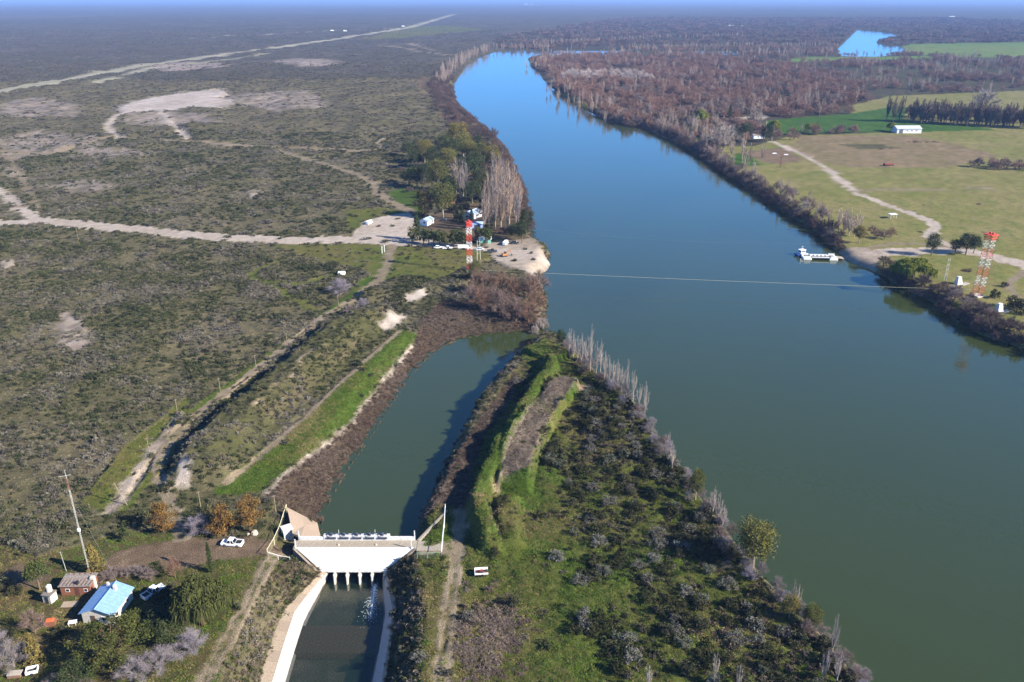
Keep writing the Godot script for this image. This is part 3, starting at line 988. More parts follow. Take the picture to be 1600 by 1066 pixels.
func poplar(h: float, wide: float, n: int, tw: float, col: Color) -> Array:
	var t := st_new()
	var c := st_new()
	limb(t, Vector3(0, -0.4, 0), Vector3(0, h * 0.4, 0), h * 0.012 + 0.04, h * 0.009 + 0.02, col)
	limb(t, Vector3(0, h * 0.4, 0), Vector3(rng.randf_range(-0.2, 0.2), h * 0.97, rng.randf_range(-0.2, 0.2)), h * 0.009 + 0.02, 0.015, col)
	var lead := []
	for k in 7:
		var a := k * 2.4
		var top := h * (rng.randf_range(0.55, 0.95) if k else 1.0)
		var s := Vector3(0, h * rng.randf_range(0.08, 0.3), 0)
		var r := wide * 0.5 * rng.randf_range(0.3, 0.75) if k else 0.0
		var e := Vector3(cos(a) * r, top, sin(a) * r)
		var m := Vector3(cos(a) * r * 0.9, lerpf(s.y, top, 0.45), sin(a) * r * 0.9)
		limb(t, s, m, h * 0.005 + 0.012, h * 0.004 + 0.01, col)
		limb(t, m, e, h * 0.004 + 0.01, 0.01, col)
		lead.append([s, m, e])
	for k in n:
		var o: Array = lead[rng.randi() % 7]
		var f := rng.randf_range(0.1, 0.97)
		var s: Vector3 = o[0].lerp(o[1], f * 2.0) if f < 0.5 else o[1].lerp(o[2], f * 2.0 - 1.0)
		var d := rand_dir()
		d.y = absf(d.y) + 1.6
		var l := h * rng.randf_range(0.04, 0.13)
		var e := s + d.normalized() * l
		e.y = minf(e.y, h * 1.03)
		twig(c, s, e, tw * rng.randf_range(0.7, 1.3), vary(col, 0.25))
	return [done(t), done(c)]

# a leafy tree of rounded masses
func leafy_tree(h: float, wide: float, masses: int, n: int, size: float, col: Color, bark: Color, low := 0.25, flat := 0.8, by := 0.3, lump := 0.19) -> Array:
	var t := st_new()
	var c := st_new()
	limb(t, Vector3(0, -0.4, 0), Vector3(0, h * 0.5, 0), h * 0.025 + 0.05, h * 0.015 + 0.03, bark)
	for k in masses:
		var f := (k + 0.5) / masses
		var a := k * 2.4 + rng.randf_range(-0.5, 0.5)
		var y := h * lerpf(low + 0.1, 0.86, f)
		var r := wide * 0.5 * sqrt(maxf(0.05, 1.0 - pow((f - 0.35) / 0.72, 2.0))) * rng.randf_range(0.35, 0.78)
		var p := Vector3(cos(a) * r, y, sin(a) * r)
		var s := wide * lump * rng.randf_range(0.72, 1.28)
		limb(t, Vector3(0, maxf(h * low, y - h * 0.3), 0), p, h * 0.009 + 0.02, 0.03, bark)
		leaves(c, p, Vector3(s, s * flat, s), n / masses, size, vary(col, 0.14), by, 0.28)
	return [done(t), done(c)]

func conifer(h: float, wide: float, n: int, size: float, col: Color, slim := false) -> Array:
	var t := st_new()
	var c := st_new()
	limb(t, Vector3(0, -0.4, 0), Vector3(0, h * 0.9, 0), h * 0.02 + 0.04, 0.03, C(70, 58, 46))
	for k in n:
		var f := rng.randf_range(0.06, 1.0)
		var r := wide * 0.5 * (pow(1.0 - f, 0.8) if not slim else sin(PI * clampf(0.2 + 0.8 * f, 0, 1)) * 0.9 + 0.1)
		var a := rng.randf_range(0, TAU)
		var lobes := 0.8 + 0.3 * sin(a * 3.0 + f * 14.0)
		var p := Vector3(cos(a), 0, sin(a)) * r * rng.randf_range(0.5, 1.0) * lobes + Vector3(0, h * f, 0)
		leaves(c, p, Vector3.ONE * size * 0.5, 2, size, vary(col, 0.15), 0.3)
	return [done(t), done(c)]

# hanging strands over a dome
func weeping(h: float, wide: float, n: int, size: float, col: Color) -> Array:
	var t := st_new()
	var c := st_new()
	var bark := C(80, 66, 50)
	limb(t, Vector3(0, -0.4, 0), Vector3(0.2, h * 0.45, 0), h * 0.03, h * 0.02, bark)
	var heads := []
	for k in 15:
		var a := k * 2.4 + rng.randf_range(-0.3, 0.3)
		var rr := sqrt((k + 0.5) / 15.0) * rng.randf_range(0.8, 1.05)
		var r := wide * 0.4 * rr
		var e := Vector3(cos(a) * r, h * (0.9 - 0.42 * rr * rr) * rng.randf_range(0.85, 1.02), sin(a) * r)
		limb(t, Vector3(0.2, h * 0.4, 0), e, h * 0.012, 0.03, bark)
		heads.append(e)
	heads.append(Vector3(0, h * 0.82, 0))
	for k in n:
		var p: Vector3 = heads[rng.randi() % heads.size()]
		var d := rand_dir()
		p += Vector3(d.x * wide * 0.13, absf(d.y) * h * 0.12, d.z * wide * 0.13)
		var e := p + Vector3(d.x * 0.4, -h * rng.randf_range(0.08, 0.34), d.z * 0.4)
		e.y = maxf(e.y, 0.2)
		twig(c, p, e, size * rng.randf_range(0.6, 1.3), vary(col, 0.28))
		leaves(c, p, Vector3.ONE * size, 1, size * 1.2, col, 0.28)
	return [done(t), done(c)]

func make_protos() -> void:
	rng.seed = 21
	var grey := C(132, 124, 122)
	var mauve := C(122, 106, 100)
	var brown := C(126, 100, 84)
	var red := C(140, 112, 98)
	var pale := C(170, 157, 145)
	for k in 3:
		put("bare_grey", bare_tree(6.0, 7.0, 2400, 0.024, grey.lerp(C(140, 132, 140), k * 0.4)))
		put("bare_mauve", bare_tree(5.0, 7.0, 1500, 0.032, mauve.lerp(grey, k * 0.25)))
		put("bare_brown", bare_tree(8.0, 8.5, 1300, 0.045, brown.lerp(mauve, k * 0.35)))
		put("bare_dark", bare_tree(6.0, 8.0, 1100, 0.06, C(104, 86, 78).lerp(C(92, 82, 78), k * 0.4)))
		put("bare_red", bare_tree(10.0, 11.0, 420, 0.16, red.lerp(brown, k * 0.4)))
		put("bare_far", bare_tree(9.0, 10.0, 300, 0.2, mauve.lerp(C(150, 122, 108), k * 0.4)))
		put("bare_pale", bare_tree(12.0, 13.0, 700, 0.12, pale.lerp(grey, k * 0.3)))
		put("poplar", poplar(15.0, 3.2, 620, 0.055, pale.lerp(grey, 0.3 * k)))
		put("poplar_wide", poplar(22.0, 5.0, 800, 0.10, grey.lerp(C(166, 144, 124), 0.45 * k)))
		put("poplar_far", poplar(14.0, 4.5, 300, 0.22, C(172, 156, 140).lerp(C(152, 132, 120), 0.45 * k)))
		put("poplar_dark", poplar(20.0, 5.0, 1000, 0.17, C(104, 92, 84).lerp(C(116, 102, 94), 0.45 * k)))
		put("gum", leafy_tree(15.0, 12.0, 28, 6500, 0.4, [C(98, 96, 50), C(88, 90, 48), C(108, 100, 52)][k], C(150, 136, 116)))
		put("gum_dark", leafy_tree(13.0, 11.0, 20, 3400, 0.46, [C(58, 68, 40), C(66, 74, 44), C(52, 62, 38)][k], C(110, 98, 82)))
		put("golden", leafy_tree(8.0, 6.0, 14, 3000, 0.3, [C(98, 84, 46), C(112, 86, 48), C(92, 84, 46)][k], C(90, 70, 52), 0.1))
		put("small_tree", leafy_tree(5.0, 3.6, 8, 700, 0.36, [C(70, 78, 42), C(84, 86, 46), C(62, 72, 42)][k], C(96, 80, 62), 0.2))
		put("bush", leafy_tree(1.9, 3.2, 9, 620, 0.24, [C(58, 60, 38), C(68, 68, 48), C(52, 56, 34)][k], C(70, 60, 48), 0.05, 0.75))
		put("grey_bush", leafy_tree(1.9, 3.2, 9, 560, 0.22, [C(104, 102, 94), C(92, 90, 82), C(90, 92, 78)][k], C(80, 70, 60), 0.05, 0.75))
	put("pine", leafy_tree(10.0, 15.0, 48, 7000, 0.32, C(70, 74, 36), C(92, 76, 60), 0.32, 0.62, 0.35, 0.082))
	put("pepper", weeping(11.0, 12.5, 4600, 0.26, C(70, 74, 40)))
	put("willow", weeping(9.0, 15.0, 3400, 0.36, C(120, 124, 50)))
	put("willow_wide", weeping(10.0, 19.0, 6000, 0.4, C(116, 120, 48)))
	put("cypress", conifer(8.5, 2.0, 520, 0.34, C(56, 68, 36), true))
	put("fir", conifer(9.0, 5.0, 700, 0.42, C(60, 70, 42)))
	put("golden_fir", conifer(8.0, 5.0, 700, 0.4, C(112, 100, 56)))
	put("umbrella", leafy_tree(7.0, 7.0, 16, 2000, 0.34, C(68, 76, 40), C(110, 92, 74), 0.5, 0.5))

func put(kind: String, pair: Array) -> void:
	if not protos.has(kind):
		protos[kind] = []
	protos[kind].append(pair)

# a tree standing at p, scaled from its prototype to the given height and width (0 keeps it)
func tree(called: String, kind: String, p: Vector3, h: float, wide: float, label: String, category := "tree", group := "") -> Node3D:
	var list: Array = protos[kind]
	var pair: Array = list[rng.randi() % list.size()]
	var t := thing(called, label, category, on(p, 0.05), rng.randf_range(0, TAU), group)
	var box: AABB = pair[1].get_aabb()
	var sy := h / box.end.y if h > 0.0 else 1.0
	var sx := wide / box.size.x if wide > 0.0 else sy
	t.scale = Vector3(sx, sy, sx)
	part(t, "trunk", pair[0], M.plant)
	part(t, "crown", pair[1], M.plant)
	return t

func along(line: PackedVector2Array, step: float, off_lo: float, off_hi: float, jitter := 0.5) -> Array:   # points beside a line; offset positive to its right
	var out := []
	var carry := 0.0
	for s in line.size() - 1:
		var a := line[s]
		var b := line[s + 1]
		var l := a.distance_to(b)
		var d := (b - a) / maxf(l, 0.001)
		var side := Vector2(-d.y, d.x)
		var t := carry
		while t < l:
			var p := a + d * (t + rng.randf_range(-jitter, jitter) * step) + side * rng.randf_range(off_lo, off_hi)
			out.append(Vector3(p.x, 0, p.y))
			t += step
		carry = t - l
	return out

func copies(called: String, mesh: Mesh, xf: Array[Transform3D], cols: PackedColorArray, parent: Node) -> void:
	if xf.is_empty():
		return
	var mm := MultiMesh.new()
	mm.transform_format = MultiMesh.TRANSFORM_3D
	mm.use_colors = true
	mm.mesh = mesh
	mm.instance_count = xf.size()
	for i in xf.size():
		mm.set_instance_transform(i, xf[i])
		mm.set_instance_color(i, cols[i])
	var o := MultiMeshInstance3D.new()
	o.multimesh = mm
	o.material_override = M.plant
	o.name = called
	parent.add_child(o, true)

func stuff(called: String, label: String, category: String) -> Node3D:
	var o := Node3D.new()
	o.name = called
	add_child(o)
	tag(o, label, category, "", "stuff")
	return o

func build_trees() -> void:
	make_protos()
	rng.seed = 33
	# -- round the house
	tree("pine_tree", "pine", Vector3(-77.6, 0, -123.3), 9.5, 15.5, "broad dark green pine in front of the blue roofed house")
	tree("pepper_tree", "pepper", Vector3(-63.9, 0, -133.6), 12.0, 14.0, "large drooping olive green tree beside the canal track")
	tree("evergreen_tree", "gum_dark", Vector3(-70.8, 0, -132.3), 6.0, 9.0, "dark olive tree between the pine and the drooping tree")
	tree("cypress_tree", "cypress", Vector3(-67.9, 0, -150.6), 8.5, 1.9, "slim dark cypress standing below the parked white pickup")
	tree("golden_tree", "golden", Vector3(-84.8, 0, -165.7), 9.0, 6.4, "single rusty golden tree beside the end of the canal road")
	tree("golden_tree", "golden", Vector3(-69.4, 0, -164.7), 8.6, 7.6, "olive golden tree between the grey bare tree and the orange tree")
	tree("golden_tree", "golden", Vector3(-63.8, 0, -166.2), 10.2, 7.0, "orange leaved tree nearest the white gatehouse")
	tree("bare_tree", "bare_grey", Vector3(-76.1, 0, -164.7), 6.0, 8.5, "grey bare thorn tree between the golden trees")
	tree("conifer", "golden_fir", Vector3(-94.0, 0, -150.4), 8.0, 5.4, "yellowish conifer beside the foot of the antenna mast")
	tree("umbrella_pine", "umbrella", Vector3(-103.9, 0, -145.1), 7.0, 7.2, "small umbrella shaped pine left of the white tank hut")
	tree("evergreen_tree", "small_tree", Vector3(-80.2, 0, -150.1), 3.6, 3.2, "small dark evergreen at the edge of the dirt yard")
	tree("bare_tree", "bare_brown", Vector3(-75.5, 0, -148.8), 6.5, 4.5, "thin bare brown tree at the edge of the dirt yard")
	tree("young_tree", "small_tree", Vector3(-92.5, 0, -162.2), 4.0, 3.0, "young yellow green tree left of the rusty golden tree")
	tree("conifer", "golden_fir", Vector3(-93.1, 0, -123.3), 7.5, 4.2, "golden green conifer below the brick hut")
	tree("bare_tree", "bare_brown", Vector3(-97.5, 0, -131.4), 7.0, 6.0, "bare brown tree with a pale trunk left of the house")
	tree("evergreen_tree", "gum_dark", Vector3(-82.5, 0, -117.5), 5.5, 7.5, "dark round evergreen in the bottom left corner beside the big pine")
	tree("evergreen_tree", "gum_dark", Vector3(-68.4, 0, -128.1), 6.5, 8.0, "dark evergreen behind the silver grey trees near the canal track")
	for a in [Vector3(-96.8, 0, -122.3), Vector3(-103.2, 0, -126.1), Vector3(-71.9, 0, -119.4), Vector3(-67.8, 0, -121.4), Vector3(-63.5, 0, -126.1)]:
		tree("bare_tree", "bare_grey", a, 6.0, 9.0, "silver grey bare tree in front of the house", "tree", "silver grey bare trees round the house")
	for a in [Vector3(-86.0, 0, -116.6), Vector3(-81.5, 0, -116.0)]:
		tree("bare_bush", "bare_mauve", a, 3.4, 6.5, "olive grey half bare bush at the bottom of the garden", "bush", "half bare bushes in the garden")
	for a in [Vector3(-89.3, 0, -149.0), Vector3(-87.9, 0, -149.7), Vector3(-86.1, 0, -149.5), Vector3(-84.5, 0, -149.9), Vector3(-82.5, 0, -149.3), Vector3(-80.7, 0, -148.2), Vector3(-90.2, 0, -147.7)]:
		tree("hedge_bush", "bare_mauve", a, 3.0, 4.4, "bare purplish bush in the hedge behind the blue roof", "bush", "hedge behind the house")
	for a in [Vector3(-74.9, 0, -144.1), Vector3(-75.8, 0, -141.0), Vector3(-75.9, 0, -136.1), Vector3(-70.9, 0, -139.0), Vector3(-70.4, 0, -142.0), Vector3(-76.1, 0, -132.3)]:
		tree("dark_bush", "bush", a, 2.6, 4.2, "dark bush beside the second white pickup", "bush", "dark bushes beside the house")
	for a in [Vector3(-111.8, 0, -145.6), Vector3(-108.4, 0, -143.5), Vector3(-111.7, 0, -141.0), Vector3(-102.1, 0, -129.6), Vector3(-91.8, 0, -130.5)]:
		tree("dark_bush", "bush", a, 2.4, 4.0, "dark bush at the left edge of the garden", "bush", "dark bushes at the garden's edge")
	# -- the spit
	tree("gum_tree", "gum", Vector3(55.2, -1, -153.0), 13.5, 11.5, "tall full olive green tree on the spit's river edge")
	tree("gum_tree", "gum", Vector3(47.5, -1, -179.8), 9.5, 5.2, "slender olive tree with pale trunk upstream of the tall full tree")
	tree("gum_tree", "gum", Vector3(58.1, -1, -135.9), 6.0, 4.6, "small olive tree beside thin poplars low on the spit")
	tree("gum_tree", "gum", Vector3(61.9, -1, -133.6), 6.0, 5.2, "small leaning olive tree at the water on the lower spit")
	tree("gum_tree", "gum_dark", Vector3(18.1, -2, -279.1), 7.5, 4.0, "small dark tree at the head of the poplar row")
	for a in [[Vector3(20.7, -2, -272.1), 10], [Vector3(22.0, -2, -270.4), 11.5], [Vector3(23.5, -2, -268.2), 10], [Vector3(24.7, -2, -266.0), 12], [Vector3(25.8, -2, -263.3), 11], [Vector3(27.3, -2, -259.6), 18.5], [Vector3(29.1, -2, -256.9), 13], [Vector3(30.2, -2, -254.4), 15], [Vector3(31.4, -2, -251.9), 11], [Vector3(32.5, -2, -249.4), 10.5], [Vector3(33.7, -2, -246.9), 10], [Vector3(34.7, -2, -244.1), 11], [Vector3(35.8, -2, -241.2), 9], [Vector3(36.5, -2, -234.9), 13], [Vector3(38.3, -2, -231.8), 11], [Vector3(39.5, -2, -227.5), 9], [Vector3(40.9, -2, -224.6), 12.5]]:
		tree("bare_poplar", "poplar", a[0], a[1], 2.7, "pale leafless poplar in the row at the spit's tip", "tree", "poplars in the row on the spit")
	for a in [[Vector3(42.8, -1, -194.7), 11], [Vector3(43.8, -1, -193.4), 8]]:
		tree("bare_poplar", "poplar", a[0], a[1], 2.6, "pale poplar standing apart halfway down the spit's bank", "tree", "poplars halfway down the spit")
	for a in [[Vector3(50.2, -1, -172.4), 9.5], [Vector3(51.2, -1, -170.8), 9], [Vector3(51.9, -1, -168.7), 7]]:
		tree("bare_poplar", "poplar", a[0], a[1], 2.6, "bare poplar just upstream of the tall full tree", "tree", "poplars beside the tall full tree")
	for a in [[Vector3(60.5, -1, -141.4), 8.0], [Vector3(61.3, -1, -140.6), 7.5], [Vector3(63.7, -1, -126.4), 10.0], [Vector3(59.1, -1, -118.5), 8.5], [Vector3(61.2, -1, -117.6), 8.5], [Vector3(38.1, 0, -117.5), 8], [Vector3(42.3, 0, -116.3), 7], [Vector3(25.4, 0, -116.0), 7]]:
		tree("bare_poplar", "poplar", a[0], a[1], 2.0, "thin bare poplar on the lower end of the spit", "tree", "poplars on the lower spit")
	for p in along(spit_bank, 2.6, 0.8, 7.5, 0.6):
		if p.z < -98.0 and p.z > -282.0:
			tree("bank_bush", "bare_mauve" if rng.randf() < 0.6 else "bare_grey", p, rng.randf_range(2.4, 5.2), rng.randf_range(3.5, 6.0), "bare mauve bush along the spit's river bank", "bush", "bare bushes along the spit's river bank")
	# -- left bank: bare willows at the inlet mouth, the camp grove
	for a in [Vector3(-16.7, 0, -324.4), Vector3(-12.7, 0, -318.3), Vector3(-8.0, 0, -321.3), Vector3(-3.7, 0, -315.3), Vector3(1.6, 0, -313.8), Vector3(6.8, 0, -313.8), Vector3(10.7, 0, -321.3), Vector3(-11.2, 0, -337.3), Vector3(-5.0, 0, -335.6), Vector3(1.1, 0, -332.4), Vector3(7.7, 0, -332.4), Vector3(11.8, 0, -340.6), Vector3(-15.4, 0, -337.3)]:
		tree("bare_willow", "bare_brown", a, rng.randf_range(10, 14), rng.randf_range(10, 14), "big reddish brown bare willow at the inlet's mouth", "tree", "bare willows at the inlet's mouth")
	for a in [Vector3(10.9, -3, -308.6), Vector3(13.0, -4, -309.7), Vector3(9.0, -3, -305.8)]:
		tree("reed_clump", "bare_pale", a, 7.0, 5.0, "pale straw coloured thicket at the corner of the inlet", "bush", "pale thicket at the inlet corner")
	tree("gum_tree", "gum", Vector3(-17.1, 0, -351.1), 10.0, 9.0, "yellowish green tree below the red and white tower of the left bank")
	tree("thorn_tree", "bare_grey", Vector3(-75.5, 0, -340.6), 8.0, 15.0, "wide purplish grey thorn tree beside the dirt track")
	tree("thorn_tree", "bare_grey", Vector3(-62.1, 0, -319.8), 6.0, 8.5, "purplish grey thorn tree on the end of the spoil heap")
	tree("thorn_tree", "bare_mauve", Vector3(-66.6, 0, -313.8), 5.0, 7.0, "dark thorn tree beside the grey one on the spoil heap")
	for a in [[Vector3(-45.2, 0, -696.1), 19, 17, "gum"], [Vector3(-55.2, 0, -672.2), 16, 14, "gum_dark"], [Vector3(-68.1, 0, -644.4), 15, 12, "gum"], [Vector3(-83.0, 0, -669.3), 11, 12, "gum_dark"], [Vector3(-65.1, 0, -559.9), 13, 13, "gum_dark"], [Vector3(-50.3, 0, -551.8), 17, 14, "gum"], [Vector3(-47.8, 0, -613.8), 15, 14, "gum"], [Vector3(-31.6, 0, -576.9), 16, 14, "gum_dark"], [Vector3(-27.3, 0, -604.1), 15, 13, "gum_dark"], [Vector3(-23.8, 0, -639.1), 14, 11, "gum"], [Vector3(-14.7, 0, -628.7), 14, 11, "gum"], [Vector3(-33.7, 0, -647.1), 14, 12, "gum"], [Vector3(-60.7, 0, -628.7), 13, 12, "gum_dark"], [Vector3(-35.1, 0, -543.8), 12, 10, "gum_dark"], [Vector3(-73.8, 0, -574.7), 9, 9, "gum_dark"], [Vector3(-47.0, 0, -644.4), 17, 14, "gum_dark"], [Vector3(-39.4, 0, -669.3), 17, 14, "gum"], [Vector3(-29.3, 0, -675.1), 14, 11, "gum_dark"], [Vector3(-58.7, 0, -585.7), 11, 10, "gum_dark"], [Vector3(-39.5, 0, -521.3), 12, 10, "gum_dark"], [Vector3(-25.1, 0, -510.6), 12, 11, "gum_dark"], [Vector3(-21.4, 0, -543.8), 14, 10, "gum_dark"], [Vector3(-74.4, 0, -628.7), 11, 10, "gum_dark"]]:
		tree("grove_tree", a[3], a[0], a[1] * 1.25, a[2] * 1.3, "rounded evergreen tree in the grove behind the camp", "tree", "evergreens in the grove behind the camp")
	tree("golden_gum", "gum", Vector3(-40.9, 0, -474.8), 22.0, 19.0, "large golden olive tree standing over the camp")
	tree("golden_gum", "golden", Vector3(-51.4, 0, -474.8), 17.0, 11.0, "orange brown tree left of the large golden one at the camp")
	for a in [Vector3(-36.8, 0, -536.1), Vector3(-31.6, 0, -526.8), Vector3(-29.7, 0, -521.3), Vector3(-12.7, 0, -581.2), Vector3(-8.6, 0, -549.8), Vector3(-5.9, 0, -530.5), Vector3(-3.2, 0, -510.6), Vector3(-12.9, 0, -510.6), Vector3(-8.5, 0, -488.9), Vector3(-5.3, 0, -473.2), Vector3(-1.5, 0, -459.9), Vector3(1.5, 0, -482.5), Vector3(3.6, 0, -451.4), Vector3(-13.0, 0, -451.4), Vector3(0.0, 0, -532.3), Vector3(-9.3, 0, -445.9), Vector3(-15.3, 0, -443.2), Vector3(-3.9, 0, -493.7), Vector3(-6.2, 0, -452.8), Vector3(4.7, 0, -490.5), Vector3(-10.3, 0, -543.8), Vector3(-7.0, 0, -519.5), Vector3(-1.5, 0, -484.1), Vector3(-11.4, 0, -477.8), Vector3(-14.8, 0, -490.5), Vector3(1.6, 0, -510.6), Vector3(2.2, 0, -462.8), Vector3(-2.5, 0, -448.6), Vector3(-32.5, 0, -514.1)]:
		tree("bare_poplar", "poplar_wide", a, rng.randf_range(23, 31), rng.randf_range(4.6, 6.4), "tall bare poplar between the camp and the river", "tree", "tall poplars at the camp")
	for a in [Vector3(-22.6, 0, -521.3), Vector3(-17.1, 0, -490.5), Vector3(-19.7, 0, -474.8), Vector3(-12.8, 0, -443.2), Vector3(-7.7, 0, -437.9), Vector3(-3.5, 0, -437.9), Vector3(-27.8, 0, -543.8), Vector3(-34.4, 0, -510.6), Vector3(-36.6, 0, -490.5), Vector3(-29.2, 0, -497.0), Vector3(-58.0, 0, -524.9), Vector3(-59.1, 0, -503.8), Vector3(-51.7, 0, -510.6), Vector3(-46.1, 0, -521.3), Vector3(-68.5, 0, -543.8), Vector3(-81.1, 0, -604.1), Vector3(-11.1, 0, -462.8), Vector3(0.0, 0, -437.9)]:
		tree("grove_bush", "bare_dark" if rng.randf() < 0.5 else "bush", a, rng.randf_range(3.5, 6.0), rng.randf_range(6.0, 9.0), "dark bush under the trees of the camp grove", "bush", "bushes under the camp grove")
	for a in [Vector3(2.4, 0, -510.6), Vector3(4.5, 0, -471.7), Vector3(0.0, 0, -564.1), Vector3(4.9, 0, -521.3)]:
		tree("bare_willow", "bare_red", a, 11.0, 8.5, "red brown bare willow on the camp's river edge", "tree", "red brown willows at the camp")
	for a in [[Vector3(7.8, 0, -443.2), 15], [Vector3(5.4, 0, -420.1), 13], [Vector3(2.1, 0, -427.5), 10], [Vector3(-13.7, 0, -426.3), 7]]:
		tree("gum_tree", "gum_dark", a[0], a[1], 8.0, "dark gum tree at the camp's sandy point", "tree", "gum trees at the sandy point")
	for a in [[Vector3(-50.7, 0, -425.0), 15, "fir"], [Vector3(-32.4, 0, -467.2), 10, "fir"], [Vector3(-29.0, 0, -465.8), 10, "fir"], [Vector3(-23.2, 0, -461.4), 9, "fir"]]:
		tree("dark_conifer", a[2], a[0], a[1], a[1] * 0.55, "dark conifer beside a white camp building", "tree", "conifers beside the camp buildings")
	for a in [Vector3(-52.9, 0, -420.1), Vector3(-46.5, 0, -417.6), Vector3(-43.7, 0, -416.4), Vector3(-40.9, 0, -415.2), Vector3(-37.8, 0, -414.0), Vector3(-34.4, 0, -412.8), Vector3(-30.8, 0, -414.0), Vector3(-27.8, 0, -415.2), Vector3(-25.4, 0, -412.8), Vector3(-13.5, 0, -418.8), Vector3(-17.7, 0, -421.3)]:
		tree("roadside_tree", "small_tree", a, 9.0, 6.0, "small clipped tree in the row along the ferry road", "tree", "small trees along the ferry road")
	for p in along(left_bank.slice(4, 13), 9.0, 2.0, 30.0, 0.5):
		tree("bank_willow", "bare_dark", p, rng.randf_range(7, 11), rng.randf_range(9, 14), "dark bare willow on the upper left river bank", "tree", "bare willows on the upper left bank")
	for p in along(left_bank.slice(4, 13), 12.0, 3.0, 34.0, 0.6):
		tree("bank_willow", "bare_dark" if rng.randf() < 0.7 else "bare_brown", p, rng.randf_range(6, 9), rng.randf_range(10, 14), "dark bare willow on the upper left river bank", "tree", "bare willows on the upper left bank")
	for p in along(left_bank.slice(0, 6), 9.0, 5.0, 26.0, 0.5):
		tree("bare_poplar", "poplar_far", p, rng.randf_range(12, 20), 0, "pale poplar at the far bend of the river", "tree", "pale poplars at the river bend")
	# -- the right bank
	var rb := right_bank.slice(2, 31)
	for p in along(rb, 5.2, 1.0, 6.0, 0.5):
		if p.z < -265.0 and not landing(p):
			var near: float = smoothstep(-410.0, -325.0, p.z)
			tree("bank_thicket", "bare_dark" if rng.randf() < 0.65 else "bare_mauve", p, rng.randf_range(4.5, 7.5) + near * 1.0, rng.randf_range(6.5, 9.5) + near * 1.5, "dark bare bush in the thicket along the right bank", "bush", "bare bushes along the right bank")
	for p in along(right_bank.slice(2, 10), 4.5, 6.0, 14.0, 0.5):
		tree("bank_thicket", "bare_dark" if rng.randf() < 0.75 else "bare_grey", p, rng.randf_range(4.0, 6.5), rng.randf_range(7.0, 9.5), "dark bare bush in the thicket along the right bank", "bush", "bare bushes along the right bank")
	for p in along(right_bank.slice(16, 27), 8.0, 4.0, 16.0, 0.5):
		tree("bare_poplar", "poplar_far", p, rng.randf_range(8, 14), 0, "thin greyish poplar among the right bank thicket", "tree", "poplars among the right bank thicket")
	for p in along(right_bank.slice(17, 30), 9.0, 5.0, 14.0, 0.5):
		tree("bank_tree", "bare_pale" if rng.randf() < 0.3 else "bare_mauve", p, rng.randf_range(6, 10), rng.randf_range(8, 11), "greyish bare tree along the upper right bank", "tree", "bare trees along the upper right bank")
	for p in along(right_bank.slice(22, 29), 8.0, 8.0, 42.0, 0.5):
		tree("bare_poplar", "poplar_far", p, rng.randf_range(14, 20), 0, "grey poplar in the belt beside the farmyard", "tree", "grey poplars beside the farmyard")
	for p in along(right_bank.slice(28, 37), 8.0, 2.0, 34.0, 0.5):
		if ground(p.x, p.z) > -4.5:
			tree("wood_edge_tree", "bare_red" if rng.randf() < 0.6 else "poplar_far", p, rng.randf_range(8, 14), 0, "bare tree at the wood's edge along the far river reach", "tree", "bare trees at the wood's river edge")
	for a in [Vector3(185.2, -2, -445.2), Vector3(187.1, -2, -442.5), Vector3(188.9, -2, -439.8), Vector3(193.1, -2, -445.2), Vector3(192.6, -2, -453.3), Vector3(184.4, -2, -450.6), Vector3(192.4, -2, -460.4)]:
		tree("bare_poplar", "poplar_far", a, rng.randf_range(11, 15), 4.6, "grey poplar in the clump above the ferry landing", "tree", "grey poplars above the ferry landing")
	tree("gum_tree", "gum", Vector3(186.7, -2, -427.1), 10.0, 7.5, "olive tree at the water above the ferry landing")
	tree("round_tree", "gum_dark", Vector3(214.5, -2, -403.4), 13.0, 9.0, "dark upright tree on the edge of the ferry road")
	for a in [[Vector3(228.3, -2, -406.8), 8, 7.5], [Vector3(233.3, -2, -405.6), 12, 10], [Vector3(238.5, -2, -407.9), 10.5, 8]]:
		tree("round_tree", "gum_dark", a[0], a[1], a[2], "dark tree with bare stem beside the red and white tower", "tree", "dark trees beside the ferry road")
	tree("weeping_willow", "willow_wide", Vector3(187.5, -3, -365.4), 10.5, 0.0, "yellow green weeping willow beside the ferry landing")
	for a in [[Vector3(212.2, -2, -339.6), 4.5, 5], [Vector3(213.2, -2, -326.7), 6, 9], [Vector3(214.3, -2, -320.6), 7, 10], [Vector3(225.4, -2, -355.1), 2.5, 4]]:
		tree("dark_bush", "bush", a[0], a[1], a[2], "dark green bush near the foot of the right tower", "bush", "dark green bushes near the right tower")
	for a in [Vector3(200.6, -2, -437.2), Vector3(203.7, -2, -434.7), Vector3(201.0, -2, -445.2), Vector3(209.4, -2, -439.8)]:
		tree("bare_thicket", "bare_brown", a, 6.0, 9.0, "dark brown bare thicket behind the ferry landing", "bush", "brown thicket behind the ferry landing")
	tree("farm_willow", "willow", Vector3(194.5, -2, -867.0), 17.0, 17.0, "yellow green tree in the grey belt by the farmyard")
	tree("farm_tree", "bare_pale", Vector3(181.9, -2, -714.0), 26.0, 34.0, "huge pale grey bare tree at the farmyard")
	tree("farm_tree", "gum_dark", Vector3(215.4, -2, -772.3), 17.0, 18.0, "dark round evergreen beside the huge pale tree")
	tree("farm_tree", "gum_dark", Vector3(233.6, -2, -761.4), 17.0, 13.0, "dark evergreen at the end of the farm lane")
	tree("farm_tree", "willow", Vector3(249.9, -2, -799.0), 15.0, 14.0, "yellow tree behind the dark evergreen of the farm lane")
	tree("farm_tree", "fir", Vector3(236.8, -2, -915.4), 16.0, 8.0, "dark pointed conifer behind the huge pale tree")
	tree("field_tree", "willow", Vector3(290.3, -2, -819.2), 9.0, 9.0, "yellow round tree alone in the green field")
